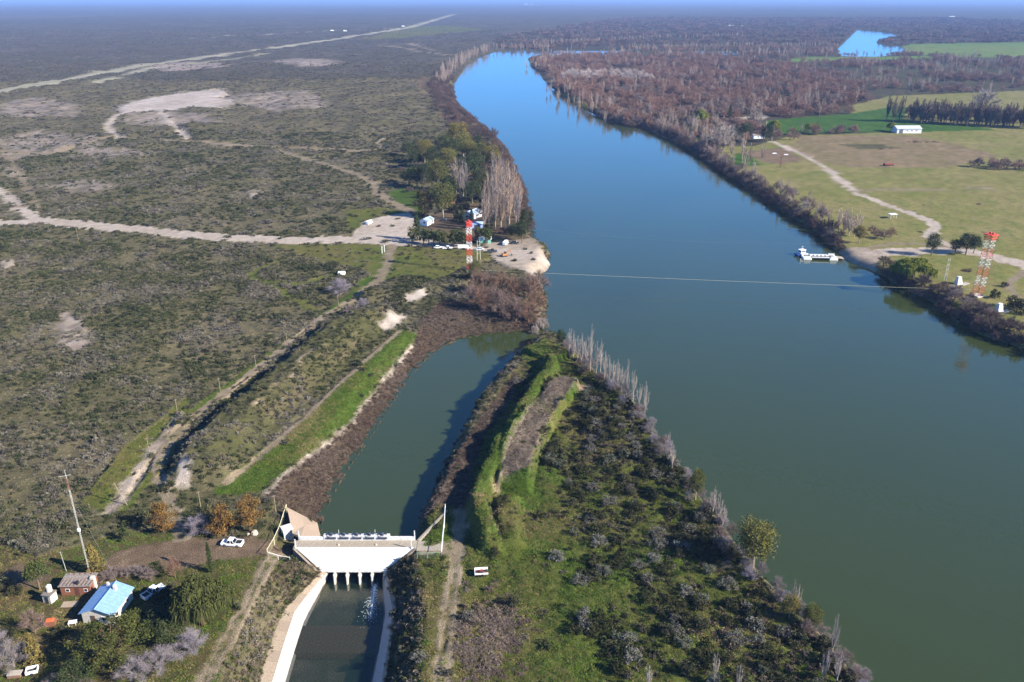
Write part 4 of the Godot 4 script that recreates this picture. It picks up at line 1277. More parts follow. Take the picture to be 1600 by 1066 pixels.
	tree("field_tree", "willow", Vector3(374.7, -2, -827.5), 9.0, 10.0, "yellow round tree beside the white barn")
	for a in [Vector3(257.5, -2, -772.3), Vector3(261.0, -2, -772.3), Vector3(265.2, -2, -772.3)]:
		tree("field_bush", "bare_far", a, 8.0, 7.0, "small dark bare tree in the row of three", "tree", "three small bare trees in the meadow")
	for a in [Vector3(399.0, -2, -895.4), Vector3(403.7, -2, -890.6), Vector3(412.6, -2, -895.4)]:
		tree("dark_poplar", "poplar_dark", a, 30.0, 9.0, "tall dark poplar at the head of the shelter belt", "tree", "tall dark poplars heading the shelter belt")
	for k in 64:
		var f := k / 63.0
		var a := (Vector3(421.5, -2, -895.4)).lerp(Vector3(531.8, -2, -849.0), f)
		tree("dark_poplar", "poplar_dark", a + Vector3(rng.randf_range(-4, 4), 0, rng.randf_range(-14, 14)), rng.randf_range(20, 26), 9.0, "dark bare poplar in the long shelter belt", "tree", "dark poplars of the shelter belt")
	for k in 36:
		var a := (Vector3(434.1, -2, -905.3)).lerp(Vector3(543.0, -2, -862.5), k / 35.0)
		tree("belt_tree", "bare_far", a + Vector3(rng.randf_range(-5, 5), 0, rng.randf_range(-40, 0)), rng.randf_range(12, 19), rng.randf_range(14, 20), "brown grey bare tree filling the long shelter belt", "tree", "bare trees filling the shelter belt")
	tree("great_tree", "bare_pale", Vector3(528.5, -2, -946.9), 32.0, 40.0, "great grey bare tree rising over the shelter belt")
	for k in 16:
		var a := (Vector3(360.6, -2, -639.2)).lerp(Vector3(395.9, -2, -631.5), k / 15.0)
		tree("field_thicket", "bare_far", a + Vector3(rng.randf_range(-3, 3), 0, rng.randf_range(-6, 6)), rng.randf_range(6, 9), 10.0, "dark bare bush in the hedge across the meadow", "bush", "hedge across the meadow")
	print("single trees ", Time.get_ticks_msec())
	build_woods()

func build_woods() -> void:
	# woods and tree belts beyond counting, on the far bank
	rng.seed = 44
	var wood := stuff("bare_woodland", "reddish brown leafless woodland across the river", "woodland")
	var sets := {}
	var kinds := ["bare_red", "bare_far", "poplar_far", "bare_pale", "bare_dark"]
	var seen := 0
	for k in 190000:
		var x := rng.randf_range(-250.0, 2900.0)
		var z := -pow(rng.randf_range(22.5, 76.0), 2.0)
		if absf(x) > -z * 0.72 + 60.0:
			continue
		var zn := zone_at(x, z)
		var a := N4.get_noise_2d(x * 2.0, z * 2.0)
		var b := N1.get_noise_2d(x, z)
		var p := 0.0
		if zn == WOOD: p = 0.92 if a + b * 0.7 > -0.22 else 0.12
		elif zn == VALLEY: p = 0.75 if a + b * 0.6 > 0.05 else 0.04
		if rng.randf() > p or ground(x, z) < -4.2:
			continue
		var kind := 0
		var q := N1.get_noise_2d(x * 0.8 + 300.0, z * 0.8)
		if z < -2300.0:
			kind = 4 if q < 0.1 else 1
		elif zn == WOOD and z > -1900.0:
			kind = 0 if q < 0.12 else 1
			if rng.randf() < 0.05 + 0.25 * smoothstep(0.2, 0.5, N2.get_noise_2d(x * 0.25, z * 0.25)): kind = 2
			elif N2.get_noise_2d(x * 0.3, z * 0.3) > 0.25: kind = 4
		else:
			kind = 1 if q < 0.05 else 2
			if rng.randf() < 0.2: kind = 0
		add_copy(sets, kinds[kind], x, z, rng.randf_range(0.6, 1.35), Color(1, 1, 1) if q < 0.2 else Color(0.9, 0.95, 0.95))
		seen += 1
	# the pale patch and the poplar fringes
	for k in 70:
		var p := (Vector3(152.3, -2, -1406.3)) + Vector3(rng.randf_range(-70, 70), 0, rng.randf_range(-60, 60))
		add_copy(sets, "bare_pale", p.x, p.z, rng.randf_range(0.9, 1.2), Color(1.25, 1.25, 1.3))
	for line in [pts([62, -1207, 81, -1069, 103, -969]), pts([36, -1618, 66, -1785, 113, -1902]), pts([257, -969, 338, -992, 428, -1069]), pts([210, -2036, 430, -2244, 645, -2303, 888, -2365]), pts([529, -1989, 662, -2036, 742, -1989]), pts([52, -2365, 227, -2572, 496, -2818, 768, -2911])]:
		for p in along(line, 9.0, -20.0, 20.0, 0.5):
			add_copy(sets, "poplar_far", p.x, p.z, rng.randf_range(0.8, 1.3), Color(1.1, 1.1, 1.1))
	lay_sets(sets, wood)
	# low bushes overhanging the water all along the right bank
	var fringe := stuff("waterline_brush", "dark leafless brush overhanging the water of the right bank", "brush")
	sets = {}
	for p in along(right_bank.slice(1, 31), 3.2, -1.0, 2.5, 0.5):
		if p.z < -240.0 and not landing(p):
			add_copy(sets, "bare_dark" if rng.randf() < 0.8 else "bare_mauve", p.x, p.z, rng.randf_range(0.6, 0.95), Color(1, 1, 1))
	for p in along(left_bank.slice(5, 15), 5.0, -1.0, 4.0, 0.5):
		add_copy(sets, "bare_dark", p.x, p.z, rng.randf_range(0.8, 1.2), Color(1, 1, 1))
	lay_sets(sets, fringe)
	print("wood ", seen)

func lay_sets(sets: Dictionary, node: Node3D) -> void:
	for kind in sets:
		var s: Array = sets[kind]
		for v in s.size():
			var xf: Array[Transform3D] = []
			xf.assign(s[v][0])
			for w in 2:
				copies("trunks" if w == 0 else "crowns", protos[kind][v][w], xf, PackedColorArray(s[v][1]), node)

func landing(p: Vector3) -> bool:      # the open ramp of the ferry on the right bank
	return p.x > 167.3 and p.x < 182.7 and p.z < -380.1 and p.z > -426.6

func add_copy(sets: Dictionary, kind: String, x: float, z: float, s: float, c: Color) -> void:
	if not sets.has(kind):
		sets[kind] = [[[], []], [[], []], [[], []]]
	var v := rng.randi() % 3
	var l := rng.randf_range(0.8, 1.2)
	sets[kind][v][0].append(Transform3D(Basis(Vector3.UP, rng.randf_range(0, TAU)).scaled(Vector3(s * (1.25 if kind != "poplar_far" else 1.0), s * rng.randf_range(0.75, 1.15), s * (1.25 if kind != "poplar_far" else 1.0))), Vector3(x, maxf(ground(x, z), WATER) - 0.1, z)))
	sets[kind][v][1].append(Color(c.r * l, c.g * l, c.b * l))

# ---------------------------------------------------------------- scrub, bushes and grass
var shrubs := []

func scatter(node: Node3D, n: int, area: Rect2, lo: float, hi: float, kinds: Array, tones_: Array, chance: Callable, flat := 1.0) -> void:
	var sets := {}
	for k in kinds:
		sets[k] = [[], []]
	for i in n:
		var x := rng.randf_range(area.position.x, area.end.x)
		var z := rng.randf_range(area.position.y, area.end.y)
		if absf(x) > -z * 0.76 + 35.0:
			continue
		if rng.randf() > chance.call(x, z, zone_at(x, z)):
			continue
		var y := ground(x, z)
		if y < WATER - 0.1 and x > -60.0:
			continue
		var s := rng.randf_range(lo, hi) * (1.0 + 0.5 * maxf(0.0, N2.get_noise_2d(x, z)))
		var k: int = kinds[rng.randi() % kinds.size()]
		var t: Color = tones_[clampi(int((N1.get_noise_2d(x * 1.7 + 50.0, z * 1.7) * 0.9 + 0.5 + rng.randf_range(-0.3, 0.3)) * tones_.size()), 0, tones_.size() - 1)]
		sets[k][0].append(Transform3D(Basis(Vector3.UP, rng.randf_range(0, TAU)).scaled(Vector3(s, s * flat * rng.randf_range(0.8, 1.25), s)), Vector3(x, y - 0.05 * s, z)))
		sets[k][1].append(vary(t, 0.28))
	for k in kinds:
		var xf: Array[Transform3D] = []
		xf.assign(sets[k][0])
		copies("clumps", shrubs[k], xf, PackedColorArray(sets[k][1]), node)

func build_scrub() -> void:
	rng.seed = 55
	for k in 8:
		shrubs.append(shrub_mesh([0, 0, 1, 1, 2, 2, 3, 3][k]))
	var olive := [C(68, 72, 46), C(84, 83, 58), C(60, 67, 40), C(98, 94, 76), C(84, 80, 72), C(112, 107, 95)]
	var steppe := stuff("steppe_scrub", "low olive grey scrub covering the dry plain left of the river", "scrub")
	var wild := func(x: float, z: float, zn: int) -> float:
		if zn == STEPPE: return 0.56 + 0.9 * N2.get_noise_2d(x, z) + 0.4 * N1.get_noise_2d(x, z)
		if zn == BARE: return 0.1 + 0.6 * N2.get_noise_2d(x, z)
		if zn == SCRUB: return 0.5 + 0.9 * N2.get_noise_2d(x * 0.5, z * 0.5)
		if zn == SPOIL: return 0.45 + 0.5 * N2.get_noise_2d(x, z)
		if zn == VERGE: return 0.05
		return 0.0
	scatter(steppe, 120000, Rect2(-300, -410, 320, 322), 0.45, 1.1, [0, 1, 2, 3, 4], olive, wild, 0.95)
	scatter(steppe, 62000, Rect2(-580, -800, 600, 390), 0.8, 1.7, [0, 1, 2, 3, 4], olive, wild, 0.85)
	scatter(steppe, 60000, Rect2(-1270, -1750, 1280, 950), 1.3, 3.0, [0, 1, 2, 3], [C(84, 80, 62), C(96, 88, 74), C(78, 78, 56), C(106, 98, 86)], wild, 0.5)
	scatter(steppe, 50000, Rect2(-2600, -3700, 2600, 1950), 2.5, 6.0, [0, 1, 2, 3], [C(98, 92, 86), C(108, 100, 96), C(90, 88, 74)], wild, 0.28)
	# larger dark bushes and pale tussocks here and there
	var clumped := func(x: float, z: float, zn: int) -> float:
		return 0.9 if zn == STEPPE and N2.get_noise_2d(x * 0.5 + 90.0, z * 0.5) > 0.15 else 0.04
	scatter(steppe, 9000, Rect2(-300, -410, 320, 322), 1.0, 1.8, [0, 1], [C(54, 60, 36), C(62, 66, 44), C(72, 70, 58)], clumped, 0.75)
	scatter(steppe, 8000, Rect2(-580, -800, 600, 390), 1.5, 2.6, [0, 1], [C(56, 62, 38), C(66, 68, 46), C(74, 72, 60)], clumped, 0.6)
	var tussock := func(x: float, z: float, zn: int) -> float:
		return clampf(0.3 - N2.get_noise_2d(x, z), 0.0, 1.0) if zn == STEPPE or zn == BARE else 0.0
	scatter(steppe, 60000, Rect2(-300, -410, 320, 322), 0.25, 0.55, [6, 7, 3], [C(142, 126, 94), C(124, 116, 78), C(156, 140, 112)], tussock, 0.6)
	var brush := stuff("bank_brush", "tangled brown brush on the banks of the intake canal", "brush")
	var brown := func(x: float, z: float, zn: int) -> float:
		return 0.8 if zn == BROWN else 0.0
	scatter(brush, 95000, Rect2(-90, -390, 160, 235), 0.4, 0.9, [2, 4, 5], [C(94, 78, 68), C(108, 92, 82), C(84, 72, 62), C(118, 104, 94)], brown, 0.9)
	var shore := func(x: float, z: float, zn: int) -> float:
		if zn == SAND or zn == ROAD or x < -20.0: return 0.0
		var y := ground(x, z)
		return 0.9 if y < -2.2 and y > -4.95 and z < -260.0 else 0.0
	scatter(brush, 60000, Rect2(0, -700, 470, 440), 0.9, 1.9, [2, 4, 5], [C(104, 86, 74), C(116, 98, 84), C(92, 78, 66), C(126, 112, 100)], shore, 1.0)
	var slope := func(x: float, z: float, _zn: int) -> float:
		var q := canal_inside(x, z) if z > DAM_Z + 1.4 else Vector2(-1, 0)
		return 0.75 if q.x > 0.0 and q.y > -4.8 and q.y < -0.4 else 0.0
	scatter(brush, 16000, Rect2(-75, DAM_Z, 65, 75), 0.4, 0.95, [2, 4, 5, 0], [C(110, 98, 84), C(92, 84, 62), C(80, 84, 48), C(128, 116, 104)], slope, 0.8)
	var stubble := func(_x: float, _z: float, zn: int) -> float:
		return 0.75 if zn == GRAVEL else 0.0
	scatter(brush, 30000, Rect2(-15, -262, 60, 90), 0.25, 0.6, [2, 4, 5], [C(126, 112, 98), C(112, 100, 86), C(140, 124, 110), C(98, 94, 66)], stubble, 0.7)
	# brown brush in one patch beside the spit's track, weeds in the joints of the canal bench
	var patch := func(x: float, z: float, _zn: int) -> float:
		var c := Vector3(-4.2, 0, -131.4)
		return clampf(1.1 - Vector2((x - c.x) / 7.5, (z - c.z) / 13.0).length() + 0.8 * N2.get_noise_2d(x * 2.0, z * 2.0), 0.0, 0.8)
	scatter(brush, 5000, Rect2(-18, -150, 28, 46), 0.35, 0.95, [2, 4, 5], [C(112, 98, 92), C(98, 84, 74), C(124, 110, 100)], patch, 0.9)
	var joints := func(x: float, z: float, _zn: int) -> float:
		if z < DAM_Z + 3.0: return 0.0
		var b := canal_x(bench_left, z)
		return 0.5 if x > b + 0.6 and x < b + 2.4 and fposmod(z - DAM_Z - 1.3, 2.9) < 0.25 else 0.0
	scatter(brush, 30000, Rect2(-56, DAM_Z, 14, 80), 0.1, 0.3, [0, 4], [C(70, 70, 44), C(92, 84, 66)], joints, 0.8)
	var turf := stuff("grass", "rough green and straw coloured grass", "grass")
	var lush := func(_x: float, _z: float, zn: int) -> float:
		if zn == GREEN: return 0.85
		if zn == SPIT: return 0.7
		if zn == GARDEN: return 0.45
		if zn == VERGE: return 0.3
		return 0.0
	var greens := [C(84, 106, 38), C(100, 108, 48), C(68, 92, 34), C(92, 102, 42), C(120, 112, 66), C(132, 118, 84)]
	scatter(turf, 260000, Rect2(-136, -300, 280, 214), 0.28, 0.7, [6, 7, 3], greens, lush, 0.7)
	# bushes on the spit: the larger ones each for itself, the low ones as one cover
	var low := stuff("low_bushes", "low dark bushes scattered over the grassy spit", "bushes")
	var thick := func(x: float, z: float, zn: int) -> float:
		if zn != SPIT: return 0.0
		return clampf(spit_bush(x, z) * 0.9, 0.0, 0.9)
	scatter(low, 30000, Rect2(-30, -270, 180, 186), 0.4, 1.05, [0, 1, 2, 4], [C(54, 58, 34), C(64, 64, 46), C(88, 82, 70), C(50, 56, 30), C(96, 86, 72)], thick)
	var made := 0
	for k in 6000:
		var x := rng.randf_range(-25.0, 120.0)
		var z := rng.randf_range(-250.0, -97.0)
		if zone_at(x, z) != SPIT or rng.randf() > spit_bush(x, z) * 0.8 or made >= 290:
			continue
		var pale := rng.randf() < 0.3
		tree("pale_bush" if pale else "dark_bush", "grey_bush" if pale else "bush", Vector3(x, 0, z), rng.randf_range(1.6, 2.8), rng.randf_range(2.6, 5.0), bush_label(x, z, pale), "bush", "bushes on the spit")
		made += 1

func bush_label(x: float, z: float, pale: bool) -> String:
	var f := x - (z + 188.0) * 0.2
	var side := "beside the canal track" if f < 12.0 else ("in the middle of the spit" if f < 34.0 else "close to the river edge")
	var end := "upper" if z < -205.0 else ("middle" if z < -160.0 else ("lower" if z < -130.0 else "lowest"))
	return "%s bush %s, %s stretch" % ["grey leaved" if pale else "dark evergreen", side, end]

# things of one group that share a label are told apart by their order across the view, where they are few enough to count
func tell_apart() -> void:
	var words := ["first", "second", "third", "fourth", "fifth", "sixth", "seventh", "eighth", "ninth", "tenth", "eleventh", "twelfth", "thirteenth", "fourteenth", "fifteenth", "sixteenth", "seventeenth", "eighteenth", "nineteenth", "twentieth", "twenty-first", "twenty-second", "twenty-third", "twenty-fourth", "twenty-fifth", "twenty-sixth", "twenty-seventh", "twenty-eighth", "twenty-ninth", "thirtieth", "thirty-first", "thirty-second", "thirty-third", "thirty-fourth", "thirty-fifth", "thirty-sixth"]
	var by := {}
	for o in get_children():
		if o is Node3D and o.has_meta("label") and o.has_meta("group"):
			var k: String = o.get_meta("label")
			if not by.has(k):
				by[k] = []
			by[k].append(o)
	for k in by:
		var l: Array = by[k]
		if l.size() < 2 or l.size() > words.size():
			continue
		l.sort_custom(func(a, b): return a.position.x / -a.position.z < b.position.x / -b.position.z)
		for i in l.size():
			l[i].set_meta("label", "%s, %s from the left" % [k, words[i]])

func spit_bush(x: float, z: float) -> float:
	# thickest towards the river, nearly none by the canal track
	var east := smoothstep(-8.0, 40.0, x - (z + 188.0) * 0.2)
	return clampf(0.9 * east + 0.9 * N2.get_noise_2d(x * 0.8, z * 0.8) - 0.12, 0.0, 1.0)

# ---------------------------------------------------------------- the sluice dam
func prism(st: SurfaceTool, top: Array, down: Array) -> void:    # four top corners (counter-clockwise from above) and the four below them
	hexa(st, down + top)

func build_dam() -> void:
	var white := worn(232, 230, 226, 4.0, 0.78, 0.8)
	var deckm := worn(176, 164, 146, 3.0, 0.7)
	var grey := worn(168, 158, 144, 3.0, 0.65)
	var dark := worn(46, 44, 42, 2.0, 0.6)
	var steel := mat(70, 78, 92, 0.5, 0.4)
	var t := thing("sluice_dam", "white sluice dam with five gates and a road on top between the two canals", "dam", Vector3(0, 0, 0))
	var zf := DAM_Z
	var cx := (DAM_L + DAM_R) * 0.5
	var wide := DAM_R - DAM_L
	# road deck
	var st := st_new()
	bx(st, Vector3(cx, -0.25, zf - 1.65), Vector3(wide + 1.6, 0.62, 3.2))
	part(t, "deck", done(st), deckm)
	st = st_new()
	bx(st, Vector3(DAM_R + 3.9, -0.12, zf - 1.1), Vector3(6.0, 0.4, 3.6))
	part(t, "approach_slab", done(st), deckm)
	# white downstream face: six panels that narrow to the openings
	var ta := Vector3(DAM_L, 0.12, zf)
	var tb := Vector3(DAM_R, 0.12, zf)
	var ba := Vector3(-45.4, -4.5, -157.4)
	var bb := Vector3(-29.3, -4.5, -157.4)
	for k in 6:
		var f0 := k / 6.0 + 0.0012
		var f1 := (k + 1) / 6.0 - 0.0012
		st = st_new()
		var a := ta.lerp(tb, f0)
		var b := ta.lerp(tb, f1)
		var c := ba.lerp(bb, f1)
		var d := ba.lerp(bb, f0)
		var back := Vector3(0, -0.25, -0.35)
		prism(st, [d, c, b, a], [d + back, c + back, b + back, a + back])
		part(t, "panel", done(st), white)
	# lip along the road
	st = st_new()
	bx(st, Vector3(cx, 0.2, zf - 0.13), Vector3(wide + 0.2, 0.26, 0.24))
	part(t, "kerb", done(st), white)
	# beam over the openings, with rail posts
	st = st_new()
	bx(st, Vector3((ba.x + bb.x) * 0.5, -4.72, ba.z + 0.22), Vector3(bb.x - ba.x + 0.3, 0.55, 0.45))
	part(t, "beam", done(st), white)
	for k in 6:
		var p := ba.lerp(bb, (k + 0.1) / 5.2)
		st = st_new()
		bx(st, Vector3(p.x, -4.2, ba.z + 0.38), Vector3(0.1, 0.5, 0.1))
		part(t, "rail_post", done(st), white)
	st = st_new()
	tube(st, Vector3(ba.x, -3.98, ba.z + 0.38), Vector3(bb.x, -3.98, ba.z + 0.38), 0.04, 0.04)
	part(t, "rail", done(st), white)
	# piers with rounded noses, openings between them, gate leaves at the back
	var xl := ba.x + 0.7
	var xr := bb.x - 0.7
	for k in 6:
		var x := lerpf(xl, xr, k / 5.0)
		st = st_new()
		bx(st, Vector3(x, -7.2, zf - 0.6), Vector3(0.5, 4.4, 7.6))
		var n := 6
		for i in n:
			var a0 := PI * i / n
			var a1 := PI * (i + 1) / n
			var p0 := Vector3(x + cos(a0) * 0.25, 0, zf + 3.2 + sin(a0) * 0.5)
			var p1 := Vector3(x + cos(a1) * 0.25, 0, zf + 3.2 + sin(a1) * 0.5)
			quad(st, p0 + Vector3(0, -9.4, 0), p1 + Vector3(0, -9.4, 0), p1 + Vector3(0, -5.0, 0), p0 + Vector3(0, -5.0, 0))
			tri(st, Vector3(x, -5.0, zf + 3.2), p0 + Vector3(0, -5.0, 0), p1 + Vector3(0, -5.0, 0))
		part(t, "pier", done(st), worn(206, 200, 190, 3.0, 0.75))
	for k in 5:
		var x := lerpf(xl, xr, (k + 0.5) / 5.0)
		st = st_new()
		bx(st, Vector3(x, -5.4, zf - 3.45), Vector3((xr - xl) / 5.0 - 0.52, 8.0, 0.2))
		part(t, "gate", done(st), dark)
	st = st_new()
	bx(st, Vector3(cx, -0.72, zf - 1.7), Vector3(wide + 0.8, 0.3, 3.4))
	bx(st, Vector3((DAM_L + ba.x) * 0.5, -5.0, zf - 1.75), Vector3(ba.x - DAM_L + 1.2, 8.6, 3.5))
	bx(st, Vector3((DAM_R + bb.x) * 0.5, -5.0, zf - 1.75), Vector3(DAM_R - bb.x + 1.2, 8.6, 3.5))
	part(t, "body", done(st), grey)
	# upstream parapet and the platform with the gate hoists
	var zu := zf - 3.4
	var hw := 7.9
	st = st_new()
	bx(st, Vector3((DAM_L + cx - hw) * 0.5, 0.3, zu), Vector3(cx - hw - DAM_L, 1.5, 0.3))
	part(t, "parapet", done(st), white)
	st = st_new()
	bx(st, Vector3((DAM_R + cx + hw) * 0.5, 0.3, zu), Vector3(DAM_R - cx - hw, 1.5, 0.3))
	part(t, "parapet", done(st), white)
	st = st_new()
	bx(st, Vector3(cx, 0.55, zu - 0.15), Vector3(hw * 2.0, 2.0, 0.7))
	part(t, "hoist_platform", done(st), white)
	for k in 5:
		var x := cx + (k - 2) * 3.05
		var hst := Node3D.new()
		hst.name = "hoist"
		t.add_child(hst, true)
		hst.position = Vector3(x, 1.55, zu - 0.1)
		st = st_new()
		bevel_box(st, Vector3(0, 0.3, 0.1), Vector3(0.7, 0.6, 0.6), 0.06)
		part(hst, "gearbox", done(st), steel)
		st = st_new()
		tube(st, Vector3(-1.2, 0.3, 0.1), Vector3(1.2, 0.3, 0.1), 0.09, 0.09, 6)
		part(hst, "shaft", done(st), steel)
		for s in [-1.0, 1.0]:
			st = st_new()
			tube(st, Vector3(s * 1.0, -0.2, 0.1), Vector3(s * 1.0, 0.9, 0.1), 0.08, 0.08, 6)
			part(hst, "stem", done(st), steel)
		st = st_new()
		for i in 10:
			var a0 := TAU * i / 10.0
			var a1 := TAU * (i + 1) / 10.0
			tube(st, Vector3(cos(a0) * 0.4, 0.3 + sin(a0) * 0.4, 0.55), Vector3(cos(a1) * 0.4, 0.3 + sin(a1) * 0.4, 0.55), 0.05, 0.05, 4)
		part(hst, "handwheel", done(st), steel)
		st = st_new()
		bx(st, Vector3(0, -0.75, 0.42), Vector3(2.3, 0.5, 0.12))
		part(hst, "guide_frame", done(st), steel)
	for p in [Vector3(DAM_L - 0.1, 0, zu), Vector3(DAM_R + 0.1, 0, zu), Vector3(DAM_L - 0.1, 0, zf), Vector3(DAM_R - 0.3, 0, zf)]:
		st = st_new()
		bx(st, p + Vector3(0, 1.3, 0), Vector3(0.22, 2.8, 0.22))
		part(t, "corner_post", done(st), white)
	for p in [Vector3(cx - 4.3, 1.5, zu - 0.3), Vector3(cx + 4.4, 1.5, zu - 0.3)]:
		st = st_new()
		tube(st, p, p + Vector3(0, 1.3, 0), 0.05, 0.05)
		part(t, "lamp_post", done(st), white)
	# wing walls downstream: they follow the slope of the face
	for s in 2:
		var a := ta + Vector3(-0.3, 0.15, 0.0) if s == 0 else tb + Vector3(0.3, 0.15, 0.0)
		var b := ba + Vector3(-0.25, 0.3, 0.7) if s == 0 else bb + Vector3(0.25, 0.3, 0.7)
		st = st_new()
		var o := Vector3(-0.45, 0, 0.3) if s == 0 else Vector3(0.45, 0, 0.3)
		var q := [a, b, b + o, a + o]
		if s == 1: q = [a, a + o, b + o, b]
		var low := []
		for v in q: low.append(Vector3(v.x, -7.8, v.z))
		prism(st, q, low)
		part(t, "wing_wall", done(st), worn(150, 136, 120, 3.0, 0.65))
	# upstream right wing wall
	st = st_new()
	var wa := Vector3(-22.8, 0.2, -162.4)
	var wb := Vector3(-16.7, 0.2, -174.9)
	var nrm := (wb - wa).normalized().cross(Vector3.UP)
	var q2 := [wa, wa + nrm * 0.5, wb + nrm * 0.5, wb]
	var low2 := []
	for v in q2: low2.append(Vector3(v.x, -8, v.z))
	prism(st, q2, low2)
	part(t, "wing_wall", done(st), worn(170, 160, 146, 3.0, 0.65))
	# upstream left: a warped concrete apron down to the water
	st = st_new()
	var ring := [Vector3(-57.1, 0.7, -175.3), Vector3(-53.8, -3.2, -177.3), Vector3(-49.9, -5.3, -176.9), Vector3(-47.4, -6, -172.4), Vector3(-51.0, 0.1, -164.0), Vector3(-53.1, 0.4, -164.7)]
	var mid := Vector3.ZERO
	for v in ring: mid += v / 6.0
	for k in 6:
		tri(st, ring[k], ring[(k + 1) % 6], mid)
		tri(st, ring[k] + Vector3(0, -0.6, 0), mid + Vector3(0, -0.6, 0), ring[(k + 1) % 6] + Vector3(0, -0.6, 0))
		quad(st, ring[k], ring[k] + Vector3(0, -0.6, 0), ring[(k + 1) % 6] + Vector3(0, -0.6, 0), ring[(k + 1) % 6])
	part(t, "apron", done(st), worn(168, 148, 128, 3.0, 0.75))
	# gatehouse
	var g := thing("gatehouse", "small white gatehouse on the upper left corner of the dam", "hut", on(Vector3(-55.1, 0, -167.0)), 0.55)
	st = st_new()
	bx(st, Vector3(0, 1.4, 0), Vector3(2.3, 3.2, 2.3))
	part(g, "wall", done(st), white)
	st = st_new()
	bevel_box(st, Vector3(0, 3.1, 0), Vector3(2.6, 0.18, 2.6), 0.03)
	part(g, "roof", done(st), white)
	st = st_new()
	bx(st, Vector3(-1.16, 1.0, 0.2), Vector3(0.05, 2.0, 0.9))
	var door := part(g, "door", done(st), mat(52, 58, 72, 0.6))
	st = st_new()
	bx(st, Vector3(-1.2, 1.0, 0.55), Vector3(0.06, 0.12, 0.06))
	part(door, "handle", done(st), mat(190, 190, 190, 0.4, 0.8))
	# wire fences at both ends of the dam
	fence([Vector3(-56.9, 0, -156.6), Vector3(-57.0, 0, -162.4), Vector3(-57.1, 0, -167.6), Vector3(-57.5, 0, -172.7), Vector3(-57.9, 0, -177.4)], 2.0, "wire mesh gate fence closing the left end of the dam road", mat(214, 206, 168, 0.7))
	fence([Vector3(-56.9, 0, -156.6), Vector3(-54.7, 0, -157.0), Vector3(-52.0, 0, -157.0)], 1.3, "low pipe fence along the left wing wall", mat(200, 198, 190, 0.7))
	fence([Vector3(-16.3, 0, -155.6), Vector3(-16.5, 0, -161.2), Vector3(-16.6, 0, -167.6), Vector3(-16.9, 0, -174.9)], 2.0, "white topped fence closing the right end of the dam", mat(236, 236, 232, 0.6))
	fence([Vector3(-22.0, 0, -155.9), Vector3(-19.6, 0, -155.6), Vector3(-16.3, 0, -155.6)], 1.6, "green wire fence beside the right wing wall", mat(120, 146, 116, 0.7))

func fence(p: Array, h: float, label: String, m: Material) -> void:
	var t := thing("wire_fence", label, "fence", Vector3.ZERO)
	var q := []
	for v in p: q.append(on(v))
	for v in q:
		var st := st_new()
		tube(st, v + Vector3(0, -0.3, 0), v + Vector3(0, h + 0.15, 0), 0.07, 0.07)
		part(t, "post", done(st), m)
	for k in q.size() - 1:
		var st := st_new()
		tube(st, q[k] + Vector3(0, h, 0), q[k + 1] + Vector3(0, h, 0), 0.075, 0.075)
		part(t, "top_rail", done(st), m)
		st = st_new()
		var l: float = q[k].distance_to(q[k + 1])
		var n := int(l / 0.35)
		for i in n:
			var a: Vector3 = q[k].lerp(q[k + 1], float(i) / n)
			var b: Vector3 = q[k].lerp(q[k + 1], float(i + 1) / n)
			tube(st, a + Vector3(0, 0.1, 0), b + Vector3(0, h, 0), 0.008, 0.008, 3)
			tube(st, b + Vector3(0, 0.1, 0), a + Vector3(0, h, 0), 0.008, 0.008, 3)
		part(t, "wire_mesh", done(st), m)

